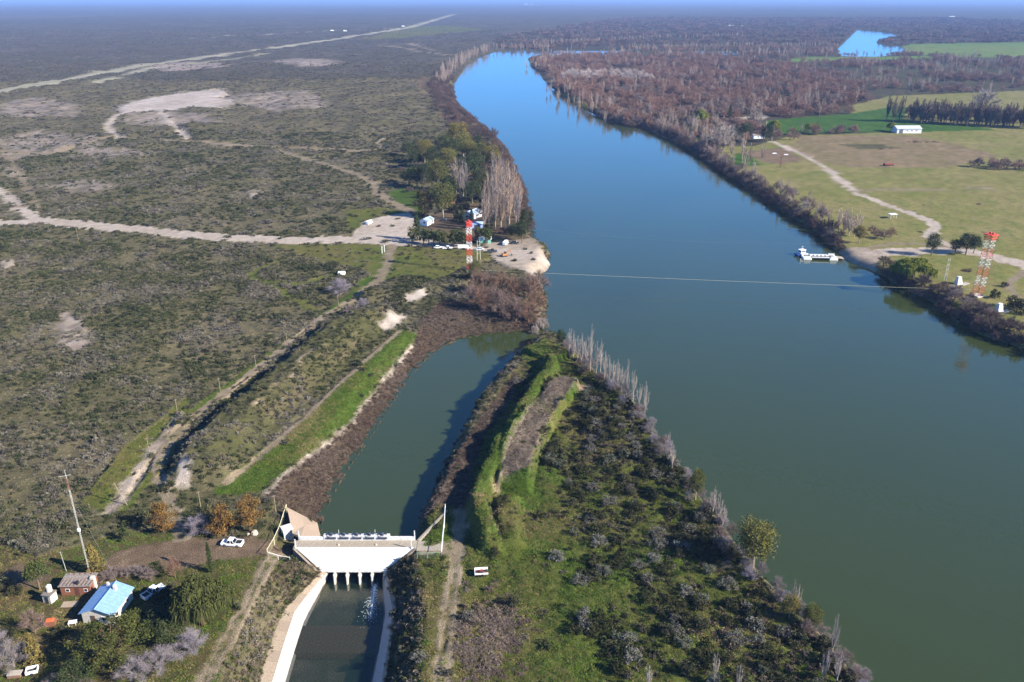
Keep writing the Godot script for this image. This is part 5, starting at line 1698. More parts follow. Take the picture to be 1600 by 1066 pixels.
# ---------------------------------------------------------------- the lower canal: concrete lining of separate slabs, water, sill, foam
func build_canal() -> void:
	var pale := worn(182, 176, 170, 2.6, 0.76)
	var beige := worn(174, 156, 134, 2.2, 0.72)
	var beige2 := worn(166, 148, 128, 2.0, 0.7)
	var lip_l := pts([-44.3, -155.7, -46.6, -149, -48.1, -143.8, -48, -134.6, -47.6, -123.6, -47.3, -113.7, -46.6, -101.4])
	var wat_l := pts([-44.4, -155.4, -46.1, -144.4, -46.1, -135.8, -45.8, -125.9, -45.4, -115.8, -44.6, -103.3])
	var lip_r := pts([-30, -156.9, -27.8, -149.3, -26.3, -143.6, -26, -133.3, -25.9, -123.6, -25.7, -113.7, -25.3, -101.4])
	var wat_r := pts([-30.6, -156.5, -28.4, -145.6, -28.2, -135.8, -28.2, -125.9, -28, -115.8, -27.6, -103.3])
	for side in 2:
		var t := thing("canal_lining", "pale concrete lining of the sunlit left canal bank" if side == 0 else "concrete lining of the shaded right canal bank", "canal lining", Vector3.ZERO)
		var bench := bench_left if side == 0 else bench_right
		var lip := lip_l if side == 0 else lip_r
		var wat := wat_l if side == 0 else wat_r
		var z := DAM_Z + 1.3
		var k := 0
		while z < -76.0:
			var z1 := z + 2.9
			var e := z1 - 0.05
			for strip in 2:
				var la := lip if strip == 0 else wat
				var oa := bench if strip == 0 else lip
				var ya := -5.2 if strip == 0 else -7.5
				var yo := -4.75 if strip == 0 else -5.17
				var a := Vector3(canal_x(oa, z), yo, z)
				var b := Vector3(canal_x(la, z), ya, z)
				var c := Vector3(canal_x(la, e), ya, e)
				var d := Vector3(canal_x(oa, e), yo, e)
				if strip == 1:      # carry the slope on below the water
					b += (b - a) * 0.2
					c += (c - d) * 0.2
				else:
					var out := -0.5 if side == 0 else 0.5
					a.x += out
					d.x += out
				var lift := Vector3(0, rng.randf_range(-0.02, 0.02), 0)
				var st := st_new()
				var q := [a + lift, d + lift, c + lift, b + lift] if side == 0 else [b + lift, c + lift, d + lift, a + lift]
				var low := []
				for v in q: low.append(v + Vector3(0, -0.5, 0))
				prism(st, q, low)
				part(t, "bench_slab" if strip == 0 else "slope_slab", done(st), (beige if k % 3 else beige2) if strip == 0 else pale)
			z = z1
			k += 1
	# weeds in the joints of the bench
	var st := st_new()
	quad(st, Vector3(-62, CANAL_WATER, -66), Vector3(-62, CANAL_WATER, DAM_Z - 3.1), Vector3(-12, CANAL_WATER, DAM_Z - 3.1), Vector3(-12, CANAL_WATER, -66))
	var o := part(self, "canal_water", done(st), M.canal_water)
	tag(o, "", "", "", "structure")
	st = st_new()
	var s0 := Vector3(-46.5, -7.55, -142.0)
	var s1 := Vector3(-28.2, -7.55, -142.0)
	var s2 := Vector3(-28.1, -7.55, -133.8)
	var s3 := Vector3(-46.4, -7.55, -133.8)
	var q := [s3, s2, s1, s0]
	var low := []
	for v in q: low.append(v + Vector3(0, -1.5, 0))
	prism(st, q, low)
	o = part(self, "weir_sill", done(st), worn(132, 104, 64, 2.5, 0.45, 0.6))
	tag(o, "brown sill just under the water across the lower canal", "weir")
	# foam below the open gate
	st = st_new()
	rng.seed = 12
	for k in 900:
		var f := rng.randf()
		var c := (Vector3(-32.2, -7.5, -155.6)).lerp(Vector3(-31.6, -7.5, -144.0), f)
		var r := rng.randf() * rng.randf() * (0.9 + 2.6 * f)
		var a := rng.randf_range(0, TAU)
		c += Vector3(cos(a) * r, 0.03 + rng.randf() * 0.06, sin(a) * r * 1.4)
		var w := rng.randf_range(0.03, 0.16) * (1.0 - 0.5 * f)
		var u := Vector3(rng.randf_range(-1, 1), 0.1, rng.randf_range(-1, 1)).normalized() * w
		var v := Vector3(-u.z, rng.randf_range(0, 0.2) * w, u.x)
		quad(st, c - u, c + v, c + u, c - v)
	o = part(self, "foam", done(st), mat(226, 236, 240, 0.7))
	tag(o, "white foam below the open right hand gate", "foam", "", "stuff")

# ---------------------------------------------------------------- vehicles, poles, huts
func car(called: String, at: Vector3, turn: float, kind: String, paint: Material, label: String, group := "", category := "") -> Node3D:
	var t := thing(called, label, category if category else ("van" if kind == "van" else "pickup" if kind == "pickup" else "truck" if kind == "truck" else "car"), on(at), turn, group)
	var glass := mat(24, 30, 38, 0.12)
	var rubber := mat(26, 26, 27, 0.9)
	var l := 4.3
	var w := 1.75
	if kind == "pickup": l = 5.2; w = 1.85
	if kind == "van": l = 5.4; w = 2.0
	if kind == "truck": l = 8.0; w = 2.3
	var st := st_new()
	# x runs forward
	if kind == "truck":
		bevel_box(st, Vector3(-0.9, 1.75, 0), Vector3(6.0, 2.1, w), 0.06)
		part(t, "box", done(st), paint)
		st = st_new()
		bevel_box(st, Vector3(3.1, 1.35, 0), Vector3(1.8, 1.7, w * 0.95), 0.15)
		part(t, "cab", done(st), paint)
		st = st_new()
		bx(st, Vector3(0, 0.6, 0), Vector3(l, 0.3, w * 0.7))
		part(t, "chassis", done(st), rubber)
		st = st_new()
		bx(st, Vector3(4.0, 1.7, 0), Vector3(0.06, 0.7, w * 0.8))
		part(t, "windscreen", done(st), glass)
	elif kind == "van":
		bevel_box(st, Vector3(-0.25, 1.15, 0), Vector3(l - 0.5, 1.7, w), 0.22)
		bevel_box(st, Vector3(l * 0.5 - 0.6, 0.75, 0), Vector3(1.2, 0.85, w * 0.96), 0.2)
		part(t, "body", done(st), paint)
		for s in [-1.0, 1.0]:
			st = st_new()
			bx(st, Vector3(0.2, 1.5, s * w * 0.5), Vector3(3.6, 0.5, 0.03))
			part(t, "side_window", done(st), glass)
		st = st_new()
		bx(st, Vector3(l * 0.5 - 0.48, 1.5, 0), Vector3(0.05, 0.55, w * 0.8))
		part(t, "windscreen", done(st), glass)
	else:
		bevel_box(st, Vector3(0, 0.66, 0), Vector3(l, 0.62, w), 0.14)
		part(t, "body", done(st), paint)
		var cx := -0.15 if kind == "car" else 0.15
		var cl := 2.5 if kind == "car" else 2.0
		# cabin with sloping glass
		st = st_new()
		var y0 := 0.96
		var y1 := 1.5 if kind == "car" else 1.72
		var a := cl * 0.5
		var b := cl * 0.5 - 0.42
		var hw := w * 0.46
		var tw := w * 0.38
		hexa(st, [Vector3(cx - a, y0, hw), Vector3(cx + a, y0, hw), Vector3(cx + a, y0, -hw), Vector3(cx - a, y0, -hw), Vector3(cx - b, y1, tw), Vector3(cx + b, y1, tw), Vector3(cx + b, y1, -tw), Vector3(cx - b, y1, -tw)])
		part(t, "windows", done(st), glass)
		st = st_new()
		bevel_box(st, Vector3(cx, y1 + 0.03, 0), Vector3(b * 2.0 + 0.1, 0.1, tw * 2.0 + 0.08), 0.04)
		for s in [-1.0, 1.0]:
			tube(st, Vector3(cx - a, y0, s * hw), Vector3(cx - b, y1, s * tw), 0.05, 0.05, 4)
			tube(st, Vector3(cx + a, y0, s * hw), Vector3(cx + b, y1, s * tw), 0.05, 0.05, 4)
			tube(st, Vector3(cx - 0.05, y0, s * hw), Vector3(cx - 0.05, y1, s * tw), 0.05, 0.05, 4)
		part(t, "roof", done(st), paint)
		if kind == "pickup":
			st = st_new()
			bx(st, Vector3(-1.75, 0.99, 0), Vector3(1.5, 0.05, w * 0.8))
			part(t, "bed", done(st), rubber)
			st = st_new()
			for s in [-1.0, 1.0]:
				bx(st, Vector3(-1.72, 1.08, s * w * 0.46), Vector3(1.72, 0.24, 0.1))
			bx(st, Vector3(-2.53, 1.08, 0), Vector3(0.1, 0.24, w * 0.9))
			part(t, "bed_sides", done(st), paint)
	for s in [-1.0, 1.0]:
		st = st_new()
		bx(st, Vector3(l * 0.5, 0.75, s * w * 0.36), Vector3(0.05, 0.18, 0.34))
		part(t, "headlight", done(st), mat(220, 222, 224, 0.2))
		for e in [-1.0, 1.0]:
			st = st_new()
			tube(st, Vector3(e * l * 0.3, 0.36, s * (w * 0.5 - 0.2)), Vector3(e * l * 0.3, 0.36, s * (w * 0.5 + 0.02)), 0.37, 0.37, 10)
			var wh := part(t, "wheel", done(st), rubber)
			st = st_new()
			tube(st, Vector3(e * l * 0.3, 0.36, s * (w * 0.5)), Vector3(e * l * 0.3, 0.36, s * (w * 0.5 + 0.035)), 0.2, 0.2, 8)
			part(wh, "hub", done(st), mat(150, 150, 152, 0.4, 0.6))
	return t

func pole(at: Vector3, h: float, label: String, group: String, lean := Vector2.ZERO) -> void:
	var p := on(at)
	var t := thing("utility_pole", label, "pole", p, 0.0, group)
	var st := st_new()
	tube(st, Vector3(0, -0.3, 0), Vector3(lean.x, h, lean.y), 0.13, 0.09, 6)
	part(t, "post", done(st), M.wood)
	st = st_new()
	bx(st, Vector3(lean.x, h - 0.35, lean.y), Vector3(0.9, 0.1, 0.1), 0.7)
	part(t, "crossarm", done(st), M.wood)

func lattice(t: Node3D, called: String, y0: float, y1: float, w0: float, w1: float, m: Material, r := 0.07, bays := 2) -> void:
	var st := st_new()
	for b in bays:
		var ya := lerpf(y0, y1, float(b) / bays)
		var yb := lerpf(y0, y1, float(b + 1) / bays)
		var wa := lerpf(w0, w1, float(b) / bays) * 0.5
		var wb := lerpf(w0, w1, float(b + 1) / bays) * 0.5
		var lo := [Vector3(-wa, ya, -wa), Vector3(wa, ya, -wa), Vector3(wa, ya, wa), Vector3(-wa, ya, wa)]
		var hi := [Vector3(-wb, yb, -wb), Vector3(wb, yb, -wb), Vector3(wb, yb, wb), Vector3(-wb, yb, wb)]
		for i in 4:
			var j := (i + 1) % 4
			tube(st, lo[i], hi[i], r, r, 4)
			tube(st, lo[i], hi[j], r * 0.7, r * 0.7, 4)
			tube(st, lo[j], hi[i], r * 0.7, r * 0.7, 4)
			tube(st, hi[i], hi[j], r * 0.8, r * 0.8, 4)
	part(t, called, done(st), m)

func tower(at: Vector3, h: float, wide: float, label: String, turn: float) -> void:
	var red := mat(206, 66, 40, 0.6)
	var white := mat(228, 224, 218, 0.6)
	var t := thing("cable_tower", label, "tower", on(at), turn)
	var n := 6
	var st := st_new()
	bx(st, Vector3(0, 0.1, 0), Vector3(wide + 1.2, 0.9, wide + 1.2))
	part(t, "footing", done(st), mat(178, 172, 160))
	for k in n:
		lattice(t, "lattice_section", 0.5 + (h - 3.0) * k / n, 0.5 + (h - 3.0) * (k + 1) / n, wide, wide, red if k % 2 == 0 else white, 0.065, 2)
	# wide red head with its platform
	lattice(t, "head", h - 2.5, h, wide * 1.0, wide * 1.3, red, 0.12, 2)
	st = st_new()
	bx(st, Vector3(0, h + 0.1, 0), Vector3(wide * 1.32, 0.25, wide * 1.32))
	part(t, "platform", done(st), red)
	for s in [-1.0, 1.0]:
		st = st_new()
		tube(st, Vector3(-0.15, h + 0.6, s * 0.7), Vector3(0.15, h + 0.6, s * 0.7), 0.5, 0.5, 10)
		part(t, "pulley", done(st), red)

func gable(t: Node3D, l: float, w: float, wall_h: float, rise: float, wallm: Material, roofm: Material, over := 0.4, ribs := 0.0) -> void:   # ridge along x
	var st := st_new()
	bx(st, Vector3(0, wall_h * 0.5 - 0.2, 0), Vector3(l, wall_h + 0.4, w))
	for s in [-1.0, 1.0]:
		var x: float = s * l * 0.5
		tri(st, Vector3(x, wall_h, -w * 0.5), Vector3(x, wall_h + rise, 0), Vector3(x, wall_h, w * 0.5))
	part(t, "wall", done(st), wallm)
	var e := over
	for s in [-1.0, 1.0]:
		st = st_new()
		var y := wall_h - e * rise / (w * 0.5)
		var eave: float = s * (w * 0.5 + e)
		var a := Vector3(-l * 0.5 - e, y, eave)
		var b := Vector3(l * 0.5 + e, y, eave)
		var c := Vector3(l * 0.5 + e, wall_h + rise, 0)
		var d := Vector3(-l * 0.5 - e, wall_h + rise, 0)
		var up := Vector3(0, 0.1, 0)
		var q := [a + up, b + up, c + up, d + up] if s > 0 else [b + up, a + up, d + up, c + up]
		var low := [a, b, c, d] if s > 0 else [b, a, d, c]
		hexa(st, low + q)
		var rf := part(t, "roof_slope", done(st), roofm)
		if ribs > 0.0:
			var x := -l * 0.5
			while x < l * 0.5 + 0.1:
				st = st_new()
				var p0 := Vector3(x, y + 0.13, eave)
				var p1 := Vector3(x, wall_h + rise + 0.13, 0)
				tube(st, p0, p1, 0.06, 0.06, 4)
				part(rf, "rib", done(st), roofm)
				x += ribs
	st = st_new()
	tube(st, Vector3(-l * 0.5 - e, wall_h + rise + 0.12, 0), Vector3(l * 0.5 + e, wall_h + rise + 0.12, 0), 0.12, 0.12, 6)
	part(t, "ridge_cap", done(st), roofm)

func pane(t: Node3D, c: Vector3, s: Vector3, called := "window") -> void:
	var st := st_new()
	bx(st, c, s)
	var o := part(t, called, done(st), mat(228, 226, 220))
	st = st_new()
	bx(st, c + Vector3(0, 0.0, 0), s * Vector3(1.03 if s.x < 0.2 else 0.8, 0.8, 1.03 if s.z < 0.2 else 0.8))
	part(o, "pane", done(st), mat(34, 42, 52, 0.1))

func build_homestead() -> void:
	M.wood = worn(150, 136, 112, 1.5, 0.7)
	var plaster := worn(214, 206, 192, 3.0, 0.8)
	var brick := worn(150, 96, 72, 1.2, 0.65)
	var blue := worn(132, 166, 206, 5.0, 0.86, 0.45)
	var rust := worn(176, 164, 152, 1.6, 0.5, 0.6)
	var wp := mat(238, 238, 238, 0.3)
	# house: ridge runs away from the viewer to the right
	var r0 := Vector3(-85.7, 4, -133.8)
	var r1 := Vector3(-85.1, 4, -142.2)
	var mid := (r0 + r1) * 0.5
	var turn := atan2(-(r1.z - r0.z), r1.x - r0.x)
	var len_ := Vector2(r1.x - r0.x, r1.z - r0.z).length()
	var t := thing("house", "low house with a pale blue sheet metal gable roof", "house", on(Vector3(mid.x, 0, mid.z)), turn)
	gable(t, len_ - 0.4, 6.6, 2.7, 1.3, plaster, blue, 0.45, 0.9)
	for a in [[Vector3(len_ * 0.26, 4.0, 0.9), Vector3(0.65, 1.6, 0.65)], [Vector3(len_ * 0.45, 3.6, -1.6), Vector3(0.5, 1.2, 0.5)]]:
		var st := st_new()
		bevel_box(st, a[0], a[1], 0.06)
		part(t, "chimney", done(st), plaster)
	for x in [-0.3, 0.2]:
		pane(t, Vector3(len_ * x, 1.5, 3.33), Vector3(1.1, 1.0, 0.08))
	pane(t, Vector3(-len_ * 0.5 + 0.17, 1.4, 1.4), Vector3(0.08, 1.0, 1.1))
	var st := st_new()
	bx(st, Vector3(-len_ * 0.5 + 0.17, 1.0, -1.0), Vector3(0.08, 2.0, 0.9))
	part(t, "door", done(st), mat(92, 70, 54))
	# brick hut with a rusty lean-to roof
	var h0 := Vector3(-98.6, 0, -143.1)
	var h1 := Vector3(-92.4, 0, -142.8)
	var c := (h0 + h1) * 0.5
	t = thing("brick_hut", "brick hut with a rusty pale sheet roof beside the blue roofed house", "hut", on(c + Vector3(0.6, 0, -2.0)), 0.03)
	st = st_new()
	bx(st, Vector3(0, 1.1, 0), Vector3(6.4, 2.6, 3.6))
	part(t, "wall", done(st), brick)
	st = st_new()
	hexa(st, [Vector3(-3.5, 2.42, 2.1), Vector3(3.5, 2.42, 2.1), Vector3(3.5, 2.8, -2.1), Vector3(-3.5, 2.8, -2.1), Vector3(-3.5, 2.5, 2.1), Vector3(3.5, 2.5, 2.1), Vector3(3.5, 2.88, -2.1), Vector3(-3.5, 2.88, -2.1)])
	var rf := part(t, "roof", done(st), rust)
	for k in 9:
		st = st_new()
		bx(st, Vector3(-3.2 + k * 0.8, 2.72, 0), Vector3(0.07, 0.05, 3.9))
		part(rf, "rib", done(st), worn(150, 96, 70, 1.0, 0.6))
	for k in 5:
		st = st_new()
		bevel_box(st, Vector3(-2.6 + k * 1.2, 2.98, -1.7), Vector3(0.34, 0.2, 0.26), 0.04)
		part(rf, "roof_stone", done(st), worn(150, 104, 84, 0.8, 0.6))
	st = st_new()
	bx(st, Vector3(0.3, 0.95, 1.82), Vector3(0.9, 1.9, 0.06))
	part(t, "door", done(st), mat(88, 50, 38))
	pane(t, Vector3(-1.7, 1.3, 1.81), Vector3(0.9, 0.8, 0.06))
	pane(t, Vector3(2.2, 1.3, 1.81), Vector3(0.8, 0.8, 0.06))
	st = st_new()
	bevel_box(st, Vector3(3.0, 1.5, -0.3), Vector3(0.9, 3.4, 0.9), 0.05)
	part(t, "chimney", done(st), plaster)
	st = st_new()
	tube(st, Vector3(0.4, 2.6, 1.2), Vector3(0.4, 3.2, 1.2), 0.4, 0.36, 10)
	part(t, "black_tank", done(st), mat(34, 34, 36, 0.5))
	# white tank hut
	t = thing("tank_hut", "small whitewashed hut with a white water tank on its roof", "hut", on(Vector3(-99.6, 0, -141.4)), -0.2)
	st = st_new()
	bx(st, Vector3(0, 0.9, 0), Vector3(2.0, 2.2, 1.9))
	part(t, "wall", done(st), plaster)
	st = st_new()
	bevel_box(st, Vector3(0, 2.06, 0), Vector3(2.3, 0.16, 2.2), 0.03)
	part(t, "roof", done(st), worn(150, 140, 130, 1.0, 0.5))
	st = st_new()
	bx(st, Vector3(0, 0.8, 0.97), Vector3(0.8, 1.6, 0.06))
	part(t, "door", done(st), mat(60, 52, 48))
	st = st_new()
	tube(st, Vector3(-0.2, 2.1, -0.5), Vector3(-0.2, 3.5, -0.5), 0.6, 0.6, 12)
	tube(st, Vector3(-0.2, 3.5, -0.5), Vector3(-0.2, 3.8, -0.5), 0.6, 0.2, 12)
	part(t, "tank", done(st), plaster)
	# paved patch before the hut
	st = st_new()
	var pc := on(Vector3(-94.9, 0, -140.2))
	bx(st, pc + Vector3(0, 0.03, 0), Vector3(3.2, 0.16, 1.8), 0.1)
	var o := part(self, "paving_slab", done(st), worn(176, 158, 138, 1.4, 0.7))
	tag(o, "beige concrete slab in front of the brick hut", "paving")
	# small things in the garden
	t = thing("outdoor_oven", "small brick oven with an orange cover left of the big pine", "oven", on(Vector3(-95.7, 0, -134.0)), 0.2)
	st = st_new()
	bx(st, Vector3(0, 0.5, 0), Vector3(2.0, 1.2, 1.3))
	part(t, "base", done(st), brick)
	st = st_new()
	bevel_box(st, Vector3(0.0, 1.2, 0), Vector3(1.7, 0.4, 1.1), 0.16)
	part(t, "cover", done(st), mat(190, 92, 50))
	t = thing("garden_table", "white garden table between the oven and the house", "table", on(Vector3(-91.0, 0, -133.8)), 0.25)
	st = st_new()
	bevel_box(st, Vector3(0, 0.76, 0), Vector3(1.6, 0.07, 1.1), 0.03)
	part(t, "tabletop", done(st), wp)
	for s in [Vector2(-0.65, -0.4), Vector2(0.65, -0.4), Vector2(0.65, 0.4), Vector2(-0.65, 0.4)]:
		st = st_new()
		tube(st, Vector3(s.x, -0.1, s.y), Vector3(s.x, 0.74, s.y), 0.04, 0.04)
		part(t, "leg", done(st), wp)
	t = thing("bin_trailer", "open white box trailer under the bare trees in the corner", "trailer", on(Vector3(-92.3, 0, -120.7)), 0.35)
	for s in [[Vector3(0, 0.75, 0.75), Vector3(2.0, 0.7, 0.08)], [Vector3(0, 0.75, -0.75), Vector3(2.0, 0.7, 0.08)], [Vector3(1.0, 0.75, 0), Vector3(0.08, 0.7, 1.58)], [Vector3(-1.0, 0.75, 0), Vector3(0.08, 0.7, 1.58)]]:
		st = st_new()
		bx(st, s[0], s[1])
		part(t, "side", done(st), wp)
	st = st_new()
	bx(st, Vector3(0, 0.45, 0), Vector3(2.0, 0.08, 1.5))
	part(t, "floor", done(st), mat(50, 50, 52))
	for s in [-1.0, 1.0]:
		st = st_new()
		tube(st, Vector3(0, 0.3, s * 0.8), Vector3(0, 0.3, s * 0.95), 0.34, 0.34, 10)
		part(t, "wheel", done(st), mat(28, 28, 28))
	t = thing("stone_bench", "low brick hearth beside the open white trailer", "hearth", on(Vector3(-95.3, 0, -120.1)), 0.1)
	st = st_new()
	bx(st, Vector3(0, 0.3, 0), Vector3(2.4, 0.8, 1.3))
	part(t, "base", done(st), worn(160, 120, 100, 0.8, 0.6))
	st = st_new()
	bevel_box(st, Vector3(0, 0.74, 0), Vector3(2.5, 0.12, 1.4), 0.03)
	part(t, "top", done(st), worn(190, 180, 166, 1.0, 0.7))
	# cars
	car("pickup", Vector3(-66.4, 0, -160.7), PI - 0.12, "pickup", wp, "white pickup parked on the dirt yard near the dam")
	car("pickup", Vector3(-78.2, 0, -143.5), 1.0, "pickup", wp, "white pickup parked among bushes beside the blue roofed house")
	# guyed antenna mast
	var base := on(Vector3(-94.3, 0, -148.6))
	t = thing("antenna_mast", "tall thin guyed antenna mast behind the brick hut", "mast", base)
	var mw := mat(196, 194, 188, 0.6)
	var mr := mat(150, 108, 92, 0.6)
	for k in 9:
		lattice(t, "mast_section", k * 2.9, (k + 1) * 2.9, 0.22, 0.22, mr if k == 0 or k == 8 else mw, 0.009, 2)
	st = st_new()
	tube(st, Vector3(0, 26.1, 0), Vector3(0, 28.0, 0), 0.05, 0.03)
	tube(st, Vector3(-1.4, 26.6, 0.3), Vector3(1.0, 26.9, -0.2), 0.04, 0.04)
	part(t, "aerial", done(st), mw)
	st = st_new()
	bevel_box(st, Vector3(0.1, 13.2, 0.3), Vector3(0.6, 0.7, 0.4), 0.08)
	part(t, "equipment_box", done(st), wp)
	for k in 3:
		var a := TAU * k / 3.0 + 0.5
		st = st_new()
		tube(st, Vector3(0, 22.0, 0), Vector3(cos(a) * 11.0, 0.0, sin(a) * 11.0), 0.006, 0.006, 3)
		part(t, "guy_wire", done(st), mat(170, 170, 170, 0.5))
	t = thing("pipe_pole", "thin grey pipe pole behind the brick hut", "pole", on(Vector3(-101.0, 0, -151.0)))
	st = st_new()
	tube(st, Vector3(0, -0.2, 0), Vector3(-0.3, 5.4, 0), 0.07, 0.05)
	part(t, "post", done(st), mat(170, 172, 164, 0.6))
	st = st_new()
	tube(st, Vector3(-0.7, 5.2, 0), Vector3(0.2, 5.3, 0), 0.04, 0.04)
	part(t, "arm", done(st), mat(170, 172, 164, 0.6))
	# poles along the canal road
	for a in [Vector3(-73.2, 0, -324.4), Vector3(-77.7, 0, -299.7), Vector3(-84.0, 0, -281.7), Vector3(-89.9, 0, -261.6), Vector3(-96.3, 0, -242.9), Vector3(-103.9, 0, -225.9), Vector3(-103.6, 0, -203.4)]:
		pole(a, 5.0, "slim wooden pole in the line beside the canal road", "wooden poles beside the canal road")
	pole(Vector3(-98.6, 0, -177.4), 6.0, "leaning wooden pole left of the canal road's end", "", Vector2(-3.0, -1.2))
	pole(Vector3(-79.3, 0, -176.0), 5.0, "wooden pole behind the bare grey tree", "")
	pole(Vector3(-60.3, 0, -176.0), 5.0, "wooden pole behind the gatehouse on the canal bank", "")
	pole(Vector3(-233.4, 0, -427.5), 6.5, "wooden pole at the left end of the dirt road", "")
	pole(Vector3(-192.1, 0, -430.1), 6.5, "wooden pole midway along the dirt road", "")
	for a in [Vector3(-66.0, 0, -401.2), Vector3(-65.1, 0, -403.5)]:
		t = thing("gate_post", "white gate post where the canal road leaves the dirt road", "gate post", on(a), 0.0, "gate posts at the road fork")
		st = st_new()
		bx(st, Vector3(0, 1.6, 0), Vector3(0.4, 3.6, 0.4))
		part(t, "post", done(st), mat(206, 206, 198))
		st = st_new()
		bevel_box(st, Vector3(0, 3.5, 0), Vector3(0.6, 0.2, 0.6), 0.05)
		part(t, "cap", done(st), mat(214, 214, 208))
	# the white trailer with red scrap on the spit
	t = thing("scrap_trailer", "white open trailer holding red scrap on the spit", "trailer", on(Vector3(-6.9, 0, -150.1)), 0.1)
	for s in [[Vector3(0, 0.9, -0.85), Vector3(3.0, 0.7, 0.1)], [Vector3(0, 0.8, 0.85), Vector3(3.0, 0.4, 0.1)], [Vector3(-1.5, 0.8, 0), Vector3(0.1, 0.5, 1.8)]]:
		st = st_new()
		bx(st, s[0], s[1])
		part(t, "side", done(st), wp)
	st = st_new()
	bx(st, Vector3(0, 0.6, 0), Vector3(3.0, 0.08, 1.7))
	part(t, "floor", done(st), mat(70, 52, 46))
	rng.seed = 5
	for k in 7:
		st = st_new()
		bevel_box(st, Vector3(rng.randf_range(-1.0, 1.2), 0.8, rng.randf_range(-0.5, 0.6)), Vector3(rng.randf_range(0.3, 0.8), rng.randf_range(0.3, 0.6), 0.35), 0.06, rng.randf_range(0, 3))
		part(t, "scrap", done(st), mat(120, 40, 34) if k % 2 else mat(66, 62, 62))
	for s in [-1.0, 1.0]:
		st = st_new()
		tube(st, Vector3(0.2, 0.35, s * 0.95), Vector3(0.2, 0.35, s * 1.12), 0.38, 0.38, 10)
		part(t, "wheel", done(st), mat(28, 28, 28))
	t = thing("fallen_log", "pale fallen log lying in the grass of the spit", "log", on(Vector3(9.9, 0, -155.6)), 0.15)
	st = st_new()
	tube(st, Vector3(-1.6, 0.15, 0), Vector3(1.5, 0.35, 0), 0.3, 0.2, 7)
	part(t, "stem", done(st), worn(168, 154, 138, 0.8, 0.6))
	st = st_new()
	tube(st, Vector3(0.6, 0.3, 0), Vector3(1.3, 0.8, 0.6), 0.1, 0.04, 5)
	part(t, "branch", done(st), worn(168, 154, 138, 0.8, 0.6))
	for a in [[Vector3(-62.4, 0, -165.2), 1.0, "larger pale boulder under the orange tree"], [Vector3(-63.8, 0, -164.7), 0.6, "smaller pale boulder under the orange tree"], [Vector3(-41.2, 0, -158.5), 0.35, "small pale stone on the dam road, the one nearer the gatehouse"], [Vector3(-32.3, 0, -158.5), 0.35, "small pale stone on the dam road, the one nearer the spit"]]:
		st = st_new()
		var s: float = a[1]
		var ring := []
		for i in 7:
			var q := TAU * i / 7.0
			ring.append(Vector3(cos(q), 0, sin(q)) * s * rng.randf_range(0.7, 1.1))
		for i in 7:
			var j := (i + 1) % 7
			var lo := Vector3(0, -0.15, 0)
			var m0: Vector3 = ring[i] * 0.7 + Vector3(0, s * 0.6, 0)
			var m1: Vector3 = ring[j] * 0.7 + Vector3(0, s * 0.6, 0)
			quad(st, ring[i] + lo, ring[j] + lo, m1, m0)
			tri(st, m0, m1, Vector3(0, s * 0.75, 0))
		var p: Vector3 = on(a[0])
		if s < 0.5: p = Vector3(a[0].x, 0.07, DAM_Z - 1.4)
		o = part(self, "boulder", done(st), worn(214, 198, 178, 1.0, 0.75), p)
		tag(o, a[2], "stone")

